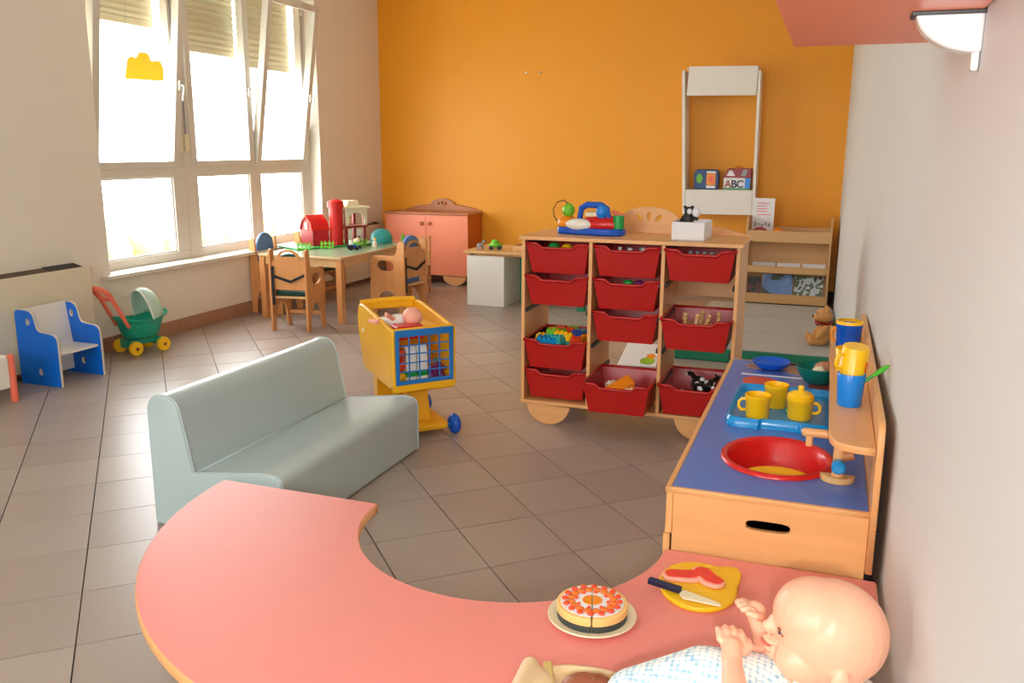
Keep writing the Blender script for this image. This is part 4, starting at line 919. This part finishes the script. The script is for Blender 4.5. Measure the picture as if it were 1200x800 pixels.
for ch, x, m in (('A', -.085, 'brown'), ('B', -.03, 'black'), ('C', .025, 'navy')):
    me = textmesh(ch, .095, .0015)
    for v in me.vertices: x_, y_, z_ = v.co; v.co = (x+x_, -.0518-z_, .02+y_)
    finish('letter', me, m, t_, smooth=False)
B().tube([(-.03, 0, .195), (-.02, 0, .208), (.03, 0, .208), (.04, 0, .195)], .004).obj('carry_loop', 'dred', t_)
t_ = thing('info_card', 'white notice sheet with pink lines standing on the bookcase top', 'notice', (-.59, 8.40, .613)); t_.rotation_euler = (R(-9), 0, 0)
bx('sheet', 'paper', t_, -.098, .095, -.001, .001, 0, .36, 0)
for i, (z, x1) in enumerate(((.31, .05), (.285, .02), (.26, .035), (.235, .03), (.205, .07))): bx('pink_line', 'pink', t_, -.06, x1, -.0022, -.0012, z, z+.008, 0)
for i in range(5): bx('grey_block', 'grey', t_, -.075+i*.03, -.055+i*.03, -.0022, -.0012, .10+.01*(i % 2), .14-.008*(i % 3), 0)
t_ = thing('wooden_rainbow', 'small red and yellow arched toy in the top tray of the bookcase', 'toy arch', (-.60, 8.262, .613)); t_.scale = (1.25, .8, 1.45)
for r, m in ((.075, 'dred'), (.055, 'oran'), (.035, 'yellow')): panel('arch', m, t_, arc(0, 0, r, 0, 180, 16)+arc(0, 0, r-.018, 180, 0, 16), [], .03, 1, 0)
o = B().lathe([(0, 0), (.05, 0), (.055, .04), (.045, .08), (.02, .1), (0, .105)], n=20).obj('toy_cup', 'oran', None); o.location = (-.45, 8.29, .6125); tag(o, 'orange toy dome beside the arched toy in the top tray', 'toy dome')
# books
def book(label, x, wd, h, m, z0=.0585, lean=-13, y=BY0+.125):
    t_ = thing('picture_book', label, 'book', (x, y, z0), 0); t_.rotation_euler = (R(lean), 0, 0)
    bx('cover', m, t_, -wd/2, wd/2, -.006, .006, 0, h, .002); bx('pages', 'paper', t_, -wd/2+.004, wd/2-.003, .0062, .0105, .003, h-.003, 0)
ph1 = photomat('sky_photo_cover', [(60, 84, 60), (110, 150, 214), (150, 184, 232), (214, 190, 214)], 7); ph2 = photomat('meadow_photo_cover', [(226, 232, 236), (80, 110, 70), (210, 224, 230), (60, 66, 54), (168, 200, 160)], 12)
ph3 = photomat('dark_photo_cover', [(60, 50, 56), (130, 80, 70), (190, 170, 160)], 9)
book('picture book with a blue sky cover in the lowest bookcase tray', -.42, .27, .23, ph1)
book('picture book with a pale green landscape cover beside the blue one', -.145, .25, .225, ph2)
book('dark covered book at the end of the lowest tray by the kitchen side', -.625, .11, .20, ph3)
for i in range(3): book(['pale book in the middle bookcase tray above the dark book', 'pale book in the middle bookcase tray above the blue sky cover', 'pale book in the middle bookcase tray above the landscape cover'][i], -.55+.22*i, .2, .065, 'paper', .3315, -13, BY0+.125)

# ============================================================ ON THE LOW DESK
t_ = thing('toy_car', 'green toy car on the low desk by the orange wall', 'toy car', (-2.86, 7.45, .5005), R(15))
blob('body', [('e', (0, 0, .04), (.065, .035, .026)), ('e', (-.005, 0, .068), (.036, .028, .026))], 'lime', t_, .005, 3)
for x in (-.038, .038):
    for y in (-.036, .036): B().cyl((x, y-.008, .02), (x, y+.008, .02), .02, n=16).obj('wheel', 'black', t_)
t_ = thing('toy_horse', 'small grey toy animal beside the green car on the desk', 'toy animal', (-2.99, 7.40, .5005), R(60))
blob('body', [('e', (0, 0, .045), (.035, .016, .018)), ('c', (.025, 0, .05), (.045, 0, .08), .011, .008), ('e', (.055, 0, .08), (.016, .008, .009))]+[('c', (x, y, .04), (x, y, .005), .007, .006) for x in (-.024, .024) for y in (-.01, .01)], 'grey', t_, .004, 2)
t_ = thing('wooden_tray', 'flat wooden tray of toys on the low desk', 'tray', (-2.50, 7.56, .5005)); bx('tray_floor', 'palex', t_, -.19, .19, -.12, .12, 0, .008, .002)
for a in ((-.19, .19, -.12, -.11), (-.19, .19, .11, .12), (-.19, -.18, -.11, .11), (.18, .19, -.11, .11)): bx('tray_wall', 'palex', t_, *a, .0085, .045, .002)
for i, (x, m, n_) in enumerate(((-.12, 'dred', 'dark red'), (-.06, 'red', 'red'), (.04, 'lime', 'lime'), (.11, 'yellow', 'yellow'))):
    o = B().lathe([(0, 0), (.022, 0), (.024, .03), (.016, .05), (0, .055)], n=16).obj('toy_block', m, None); o.location = (-2.5+x, 7.58, .509); tag(o, n_+' rounded toy block in the wooden desk tray', 'toy block', 'blocks in the desk tray')

# ============================================================ ON THE PLAY KITCHEN
def lathe_obj(name, m, parent, prof, n=30, ang=50): 
    b = B().lathe(prof, n=n); bmesh.ops.remove_doubles(b.bm, verts=b.bm.verts, dist=1e-5); return b.obj(name, m, parent, ang=ang)
KT = KZ+.0005
o = lathe_obj('toy_plate', 'yellow', None, [(0, 0), (.06, 0), (.088, .008), (.102, .014), (.1, .018), (.084, .012), (.058, .006), (0, .006)]); o.location = (-.082, 2.368, KZ-.076); tag(o, 'yellow toy plate lying inside the red sink', 'toy plate')
# tray
t_ = thing('serving_tray', 'glossy blue plastic tray carrying yellow cups on the play kitchen', 'tray', (-.098, 2.83, KT))
ol = rp([(-.15, -.215), (-.06, -.222), (-.055, -.21), (.055, -.21), (.06, -.222), (.15, -.215), (.165, -.16), (.165, .16), (.15, .215), (-.15, .215), (-.165, .16), (-.165, -.16)], [.05, .01, .01, .01, .01, .05, .03, .03, .05, .05, .03, .03], 5)
il = [(p[0]*.88, p[1]*.90) for p in ol]; ml = [(p[0]*.93, p[1]*.945) for p in ol]
b = B(); n = len(ol); rings = [(ol, 0), (ol, .008), ([(p[0]*.985, p[1]*.985) for p in ol], .022), ([(p[0]*.95, p[1]*.96) for p in ol], .030), (ml, .028), (il, .010), (il, .0)]
vs = [(p[0], p[1], z) for r, z in rings for p in r]
fs = [(j*n+i, j*n+(i+1) % n, (j+1)*n+(i+1) % n, (j+1)*n+i) for j in range(5) for i in range(n)]+[tuple(5*n+i for i in range(n)), tuple(range(n-1, -1, -1))]
b._add(vs[:6*n], fs); b.obj('tray_body', 'trayb', t_, ang=50)
TRZ = KT+.0105
def mug(label, x, y, m, r, h, ha, z, lid=False, flip=False, group='yellow cups', name='toy_cup', cat='cup', hr=None, taper=.92):
    t_ = thing(name, label, cat, (x, y, z), R(ha), group)
    pr0 = [(0, .0), (r*taper*.94, 0), (r*taper, .004), (r, h-.012), (r*1.05, h-.01), (r*1.05, h), (r*.97, h), (r*.93, h-.008), (r*taper*.9, .008), (0, .006)]
    if flip: pr0 = [(q, h-z_) for q, z_ in pr0]
    lathe_obj('cup_body', m, t_, pr0)
    hr = hr or h*.3
    B().tube([(r*.97, 0, h*.75), (r*1.25, 0, h*.76), (r*1.5, 0, h*.62), (r*1.5, 0, h*.42), (r*1.25, 0, h*.28), (r*.95, 0, h*.3)], r*.12, 8).obj('handle', m, t_)
    if lid: lathe_obj('lid', m, t_, [(0, h), (r*1.0, h), (r*1.02, h+.006), (r*.8, h+.014), (r*.3, h+.018), (r*.2, h+.022), (r*.26, h+.03), (r*.2, h+.036), (0, h+.038)])
    return t_
mug('yellow toy cup on the blue tray with its handle towards the open room', -.168, 2.70, 'yellow', .038, .075, 180, TRZ)
mug('yellow toy cup standing in the middle of the blue tray behind the other two', -.122, 2.845, 'yellow', .037, .075, 60, TRZ)
mug('yellow toy sugar pot with lid on the blue tray', -.045, 2.74, 'yellow', .039, .068, 0, TRZ, lid=True)
o = B().tube([(0, 0, 0), (.02, .03, .004), (.05, .06, .002)], .005, 8).ell((.06, .07, .004), (.014, .018, .004), 12, 6).obj('toy_spoon', 'lime', None); o.location = (-.085, 2.79, TRZ+.005); tag(o, 'small lime toy spoon between the yellow cups', 'toy spoon')
o = lathe_obj('blue_dish', 'royal', None, [(0, 0), (.045, 0), (.065, .016), (.072, .028), (.069, .03), (.06, .018), (.042, .005), (0, .005)]); o.location = (-.172, 3.40, KT+.004); tag(o, 'blue toy dish on the far hob ring', 'toy dish')
t_ = thing('green_bowl', 'dark green toy bowl of food beside the shelf on the play kitchen', 'bowl', (.0, 3.24, KT+.004))
lathe_obj('bowl_body', 'bowl', t_, [(0, 0), (.04, 0), (.05, .006), (.072, .04), (.08, .058), (.076, .06), (.068, .042), (.045, .01), (0, .008)])
for nm, x, y, r, m, lb in (('toy_bun', .02, 3.255, .034, mat('bun', (190, 130, 100), .6, .15, 30), 'round brown toy bun in the dark green bowl'), ('toy_egg', .002, 3.215, .022, 'cream', 'cream toy egg in the dark green bowl')):
    o = B().ell((0, 0, 0), (r*1.1, r, r*.85), 18, 12).ell((r*.3, 0, r*.3), (r*.6, r*.7, r*.6), 14, 9).obj(nm, m, None); o.location = (x, y, KT+.05); tag(o, lb, nm.replace('_', ' '))
o = B().tube([(-.06, 0, .004), (.02, 0, .004)], .006, 8).ell((.045, 0, .005), (.03, .02, .004), 14, 7).obj('toy_ladle', 'skyb', None); o.location = (-.06, 3.09, KT+.002); tag(o, 'light blue toy spoon behind the blue tray', 'toy spoon')
# shelf cups
SHZ = .7403
t_ = thing('beaker', 'light blue beaker on the kitchen shelf under the yellow cup', 'beaker', (.083, 2.405, SHZ))
lathe_obj('beaker_body', 'skyb', t_, [(0, 0), (.029, 0), (.031, .004), (.036, .086), (.035, .088), (.033, .084), (.028, .006), (0, .005)])
t_ = mug('yellow upturned toy cup nested in the light blue beaker on the kitchen shelf', .085, 2.44, 'yellow', .037, .082, 215, SHZ+.074, flip=True, group='shelf cups'); t_.rotation_euler = (R(-8), R(2), R(215))
bx('red_print', 'ored', t_, -.012, -.008, .0372, .0385, .02, .05, 0)
t_ = thing('green_spoon', 'green toy spoon sticking out of the light blue beaker', 'toy spoon', (.105, 2.40, SHZ+.06)); t_.rotation_euler = (0, R(50), R(5))
B().tube([(0, 0, 0), (0, 0, .04)], .0045, 8).obj('stem', 'green', t_); B().ell((0, 0, .062), (.006, .014, .026), 14, 9).obj('spoon_bowl', mat('leaf_green', (70, 190, 50), .35), t_)
t_ = mug('royal blue toy beaker with yellow handle at the far end of the kitchen shelf', .086, 3.08, 'royal', .041, .095, 150, SHZ, group='shelf cups')
for c in kids(t_):
    if c.name.startswith('handle'): c.data.materials[0] = M['oran']
lathe_obj('rim_ring', 'yellow', t_, [(.040, .0955), (.044, .0955), (.043, .106), (.036, .106)])
o = lathe_obj('yellow_beaker', 'yellow', None, [(0, 0), (.034, 0), (.04, .07), (.038, .072), (.032, .005), (0, .005)]); o.location = (.083, 2.80, SHZ); tag(o, 'yellow beaker on the kitchen shelf hidden behind the nested cups', 'beaker')

# ============================================================ ON THE HALF-RING TABLE
TT = TZ+.0005
o = lathe_obj('cake_plate', 'cream', None, [(0, 0), (.06, 0), (.085, .006), (.095, .011), (.094, .014), (.08, .01), (.06, .006), (0, .006)], 40); o.location = (-.414, 1.655, TT); tag(o, 'round cream plate under the toy cake', 'plate')
t_ = thing('toy_cake', 'round toy fruit cake cut in half with dark base on a cream plate', 'toy cake', (-.414, 1.655, TT+.0065), R(14))
for s in (0, 1):
    def hc(r, z0, z1, nm, m, par): 
        pl = [(r*math.cos(R(a)), r*math.sin(R(a))) for a in range(-90, 91, 6)]; pl = [(p[0]+.0012, p[1]) for p in pl]
        if s: pl = [(-p[0], p[1]) for p in pl]
        return B().prism(pl, 2, z0, z1).obj(nm, m, par, bevel=.003 if z1-z0 > .01 else .0008)
    h = hc(.0735, 0, .015, 'sponge_half', 'choc', t_); hc(.0745, .0155, .034, 'icing', 'peach', h); hc(.066, .0342, .0355, 'cream_top', 'paper', h)
    hc(.030, .0357, .0367, 'cream_centre', 'paper', h); hc(.020, .0368, .0385, 'custard', 'oran', h)
strw = B().lathe([(0, 0), (.0035, .0005), (.005, .003), (.004, .006), (.0015, .0085), (0, .009)], n=10).mesh(); strw.materials.append(M['ored'])
orn = B().lathe([(0, 0), (.0085, .0005), (.0085, .003), (.006, .0045), (0, .005)], n=12).mesh(); orn.materials.append(mat('apricot', (236, 120, 40), .35))
for p in list(strw.polygons)+list(orn.polygons): p.use_smooth = True
for k in range(16):
    a = R(11.25+22.5*k); o = bpy.data.objects.new('apricot_slice', orn); link(o, t_); o.location = (.045*math.cos(a), .045*math.sin(a), .0356)
    o = bpy.data.objects.new('strawberry', strw); link(o, t_); o.location = (.058*math.cos(a+.15), .058*math.sin(a+.15), .0356); o.scale = (1.5, 1.5, .8)
    if k % 2: o = bpy.data.objects.new('berry', strw); link(o, t_); o.location = (.034*math.cos(a), .034*math.sin(a), .0356); o.scale = (.9, .9, .7)
# chopping board, steaks, knife
t_ = thing('chopping_board', 'yellow fish-shaped toy chopping board on the coral table', 'chopping board', (-.221, 1.868, TT), R(12))
bo = [(.098*math.cos(R(a)), .108*math.sin(R(a))) for a in range(55, 376, 8)]
bo = [(.088*math.cos(R(a)), .112*math.sin(R(a))) for a in range(72, 361, 8)]+[(.098, .03), (.105, .065), (.10, .095), (.075, .10), (.055, .095)]
panel('board', mat('board_yellow', (236, 186, 20), .35, .06), t_, bo, [ov(.03, .088, .012, .005, 14)], .012, 2, .006, bev=.004)
for nm, dx, dy, rz, lb in (('toy_steak', -.256, 1.885, 20, 'red toy steak slice on the yellow board nearest the cake'), ('toy_steak', -.202, 1.893, -45, 'red toy steak slice on the yellow board farthest from the cake')):
    t_ = thing(nm, lb, 'toy steak', (dx, dy, TT+.0125+(.001 if rz < 0 else 0)), R(rz), 'steaks on the yellow board')
    st = rp([(-.048, -.018), (.02, -.03), (.05, -.012), (.045, .02), (.0, .018), (-.03, .026), (-.05, .012)], .015)
    B().prism(st, 2, 0, .009).obj('fat', mat('steak_fat', (240, 170, 150), .4), t_, bevel=.002); B().prism([(p[0]*.86, p[1]*.78+.003) for p in st], 2, .0092, .0105).obj('meat', mat('steak_red', (222, 44, 38), .35, .2, 60), t_)
t_ = thing('toy_knife', 'toy knife with navy handle and cream blade across the yellow board', 'toy knife', (-.240, 1.797, TT+.0125), R(-4))
B().box((-.05, .018, .008), (.08, .016, .014), (0, 0, R(-12))).obj('knife_handle', 'navy', t_, bevel=.003); panel('blade', 'cream', t_, rp([(-.012, -.002), (-.008, .02), (.075, -.004), (.085, -.018), (.0, -.018)], .004), [], .004, 2, .004, bev=.001)
# beige dish with brown loaf
t_ = thing('toy_pan', 'beige toy dish with a folded end on the coral table edge', 'toy dish', (-.385, 1.372, TT), R(6))
dl = ov(.03, 0, .105, .08, 36, 2.4)
b = B(); n = len(dl); prf = [(1.0, .0), (1.0, .012), (.97, .02), (.9, .02), (.86, .008)]
b._add([(.03+(p[0]-.03)*k, p[1]*k, z) for k, z in prf for p in dl], [(j*n+i, j*n+(i+1) % n, (j+1)*n+(i+1) % n, (j+1)*n+i) for j in range(4) for i in range(n)]+[tuple(4*n+i for i in range(n)), tuple(range(n-1, -1, -1))])
b.obj('dish_body', mat('beige_plastic', (226, 198, 154), .45, .04), t_, ang=60)
blob('folded_end', [('c', (-.08, -.075, .024), (-.08, .045, .024), .023, .018), ('e', (-.06, -.01, .018), (.04, .06, .017))], mat('beige_plastic', (226, 198, 154)), t_, .005, 4)
B().box((-.035, 0, .022), (.018, .135, .012), (0, 0, R(14))).obj('hinge_strip', mat('straw_plastic', (206, 178, 110), .4), t_, bevel=.003)
t_ = thing('toy_loaf', 'small brown toy loaf in the beige dish', 'toy loaf', (-.352, 1.37, TT+.0105), R(6))
blob('loaf', [('e', (0, -.0, .016), (.045, .04, .024)), ('e', (.02, .0, .018), (.034, .037, .024))], mat('crust', (150, 84, 56), .4, .12, 30), t_, .004, 3)
B().tube([(.008, -.036, .026), (.014, 0, .041), (.012, .036, .026)], .0015, 6).obj('score_line', mat('crumb', (186, 130, 96), .5), t_)

# ============================================================ TEDDY
t_ = thing('teddy_bear', 'tan plush teddy bear with red bow sitting on the grey mat', 'teddy bear', (.015, 6.24, .101), R(8)); t_.scale = (.93,)*3
blob('body', [('e', (0.01, 0, .085), (.062, .066, .085)), ('e', (-.01, 0, .215), (.058, .062, .055)), ('e', (-.055, 0, .20), (.03, .032, .027)), ('e', (.01, .05, .262), (.014, .022, .024)), ('e', (.01, -.05, .262), (.014, .022, .024)),
              ('c', (-.01, .045, .035), (-.09, .07, .03), .034, .028), ('c', (-.01, -.045, .035), (-.09, -.06, .03), .034, .028), ('e', (-.105, .07, .042), (.02, .028, .034)), ('e', (-.105, -.06, .042), (.02, .028, .034)),
              ('c', (.0, .06, .13), (-.045, .085, .075), .025, .022), ('c', (.0, -.06, .13), (-.045, -.082, .075), .025, .022)], 'tan', t_, .005, 4)
B().ell((-.086, 0, .208), (.008, .012, .009), 12, 8).obj('nose', 'black', t_)
for y in (-.026, .026): B().ell((-.058, y, .232), .007, 10, 7).obj('eye', 'black', t_)
B().lathe([(.042, .152), (.052, .156), (.054, .166), (.046, .172)], n=24).obj('collar', 'dred', t_); B().ell((-.055, -.03, .16), (.012, .03, .018), 14, 9).ell((-.055, .03, .16), (.012, .03, .018), 14, 9).ell((-.06, 0, .162), (.011, .012, .012), 12, 8).obj('bow', 'dred', t_)

# ============================================================ BABY DOLL on the coral table
HC = Vector((.042, 1.45, .592)); HS = .9; HR = Matrix.Rotation(R(12), 3, 'Z') @ Matrix.Rotation(R(11), 3, 'Y')
def hp(x, y, z): return HC+HR @ Vector((x, y, z))*HS
def he(x, y, z, r): return ('e', hp(x, y, z), tuple(q*HS for q in r), HR)
def fingers(palm, d, n_, side, L_, r, curl):
    """four tapering fingers from the palm end, each with a knuckle bend"""
    out = []; d = Vector(d).normalized(); n_ = Vector(n_).normalized(); sd = d.cross(n_).normalized(); palm = Vector(palm)
    for k, (o_, l) in enumerate(((-1.5, .85), (-.5, 1.0), (.5, .95), (1.5, .75))):
        b0 = palm+sd*o_*r*1.98+d*.010; b1 = b0+d*L_*l*.5+n_*curl*.25*L_; b2 = b1+d*L_*l*.38+n_*curl*.75*L_
        out += [('c', b0, b1, r, r*.95), ('c', b1, b2, r*.95, r*.8)]
    t0 = palm+sd*side*r*3.0-d*.006; t1 = t0+sd*side*.012+d*.012+n_*curl*.006; out += [('c', t0, t1, r*1.1, r), ('c', t1, t1+d*.012+n_*.004, r, r*.8)]
    return out
t_ = thing('baby_doll', 'bald vinyl baby doll in blue spotted dress reclining at the coral table end', 'doll', (0, 0, 0))
pr = [he(.012, 0, .012, (.106, .094, .1)), he(-.02, 0, .035, (.082, .082, .072)), he(-.035, .036, -.042, (.05, .043, .042)), he(-.035, -.036, -.042, (.05, .043, .042)), he(-.058, 0, -.066, (.036, .036, .028)),
      he(-.098, 0, -.008, (.017, .014, .013)), he(-.088, 0, .006, (.018, .010, .016)), he(-.090, 0, -.032, (.016, .022, .007)), he(-.088, 0, -.048, (.014, .018, .007)),
      he(.022, -.091, -.034, (.017, .010, .023)), he(.022, .091, -.034, (.017, .010, .023)), he(.014, -.095, -.05, (.009, .008, .01))]
NK = hp(.0, 0, -.09); CH = Vector((-.045, 1.40, .49)); HP = Vector((-.20, 1.29, .475))
pr += [('c', NK, CH, .04, .05), ('c', CH, HP, .058, .055)]
# far arm (raised): shoulder, elbow, wrist, hand
sf, ef, wf = Vector((-.06, 1.46, .515)), Vector((-.045, 1.485, .52)), Vector((-.062, 1.465, .578)); pf = Vector((-.072, 1.468, .606))
pr += [('c', sf, ef, .026, .023), ('c', ef, wf, .023, .0165), ('e', pf, (.019, .018, .018)), ('c', wf, pf, .017, .016)]+fingers(pf, (-.8, -.1, .6), (-.5, -.3, -.8), 1, .024, .0068, .4)
# near arm: lies on the dress
sn, en, wn = Vector((-.04, 1.33, .52)), Vector((-.082, 1.28, .545)), Vector((-.098, 1.36, .562)); pn = Vector((-.102, 1.388, .576))
pr += [('c', sn, en, .027, .024), ('c', en, wn, .023, .017), ('e', pn, (.019, .019, .014)), ('c', wn, pn, .018, .017)]+fingers(pn, (-.15, .75, .55), (-.3, .5, -.7), -1, .033, .0068, .3)
# legs beyond the dress
for s in (-1, 1):
    pr += [('c', HP+Vector((s*.04, -.02, -.01)), Vector((-.25+s*.05, 1.17, .466)), .034, .028), ('c', Vector((-.25+s*.05, 1.17, .466)), Vector((-.26+s*.055, 1.08, .452)), .028, .022), ('c', Vector((-.26+s*.055, 1.08, .452)), Vector((-.26+s*.055, 1.07, .485)), .022, .018)]
pr += [he(-.03, 0, -.055, (.045, .05, .04))]
body = blob('body', pr, 'skin', t_, .0026, 4)
for s in (-1, 1):
    e_ = B().ell((0, 0, 0), (.004, .008, .0045), 14, 9, HR).obj('eye', 'paper', t_); e_.location = hp(-.0855, s*.034, .004)
    i_ = B().ell((0, 0, 0), (.003, .0065, .0045), 12, 8, HR).obj('iris', 'navy', t_); i_.location = hp(-.088, s*.034, .004)
    l_ = B().tube([HR @ Vector((.004, -.013, -.001)), HR @ Vector((-.004, 0, .006)), HR @ Vector((.005, .013, .0))], .0016, 6).obj('eyelash', 'brown', t_); l_.location = hp(-.0885, s*.034, .004)
m_ = B().ell((0, 0, 0), (.010, .016, .003), 14, 8, HR).obj('mouth', 'lip', t_); m_.location = hp(-.096, 0, -.040)
# dress: follows the trunk, open at neck and cuffs
blob('dress', [('c', Vector((-.055, 1.40, .492)), Vector((-.14, 1.365, .50)), .066, .072), ('c', Vector((-.14, 1.365, .50)), Vector((-.25, 1.32, .48)), .072, .056), ('e', Vector((-.19, 1.33, .462)), (.115, .10, .042)), ('e', Vector((-.21, 1.25, .455)), (.09, .09, .035)),
               ('c', Vector((-.045, 1.44, .50)), Vector((-.032, 1.465, .508)), .034, .032), ('c', Vector((-.04, 1.355, .495)), Vector((-.04, 1.325, .488)), .034, .032)], 'dress', t_, .004, 8)
B().tube([Vector((-.018, 1.413, .50))+Matrix.Rotation(R(-55), 3, 'Y') @ Vector((.05*math.cos(a), .055*math.sin(a), .0)) for a in [2*PI*i/24 for i in range(24)]], .006, 8, closed=True).obj('collar', 'white', t_)
# pillow behind the head
t_ = blob('doll_pillow', [('e', (.085, 1.44, .462), (.085, .11, .036)), ('e', (.1, 1.43, .485), (.06, .085, .03))], 'white', None, .005, 6); tag(t_, 'small white cushion propping up the baby doll', 'cushion')
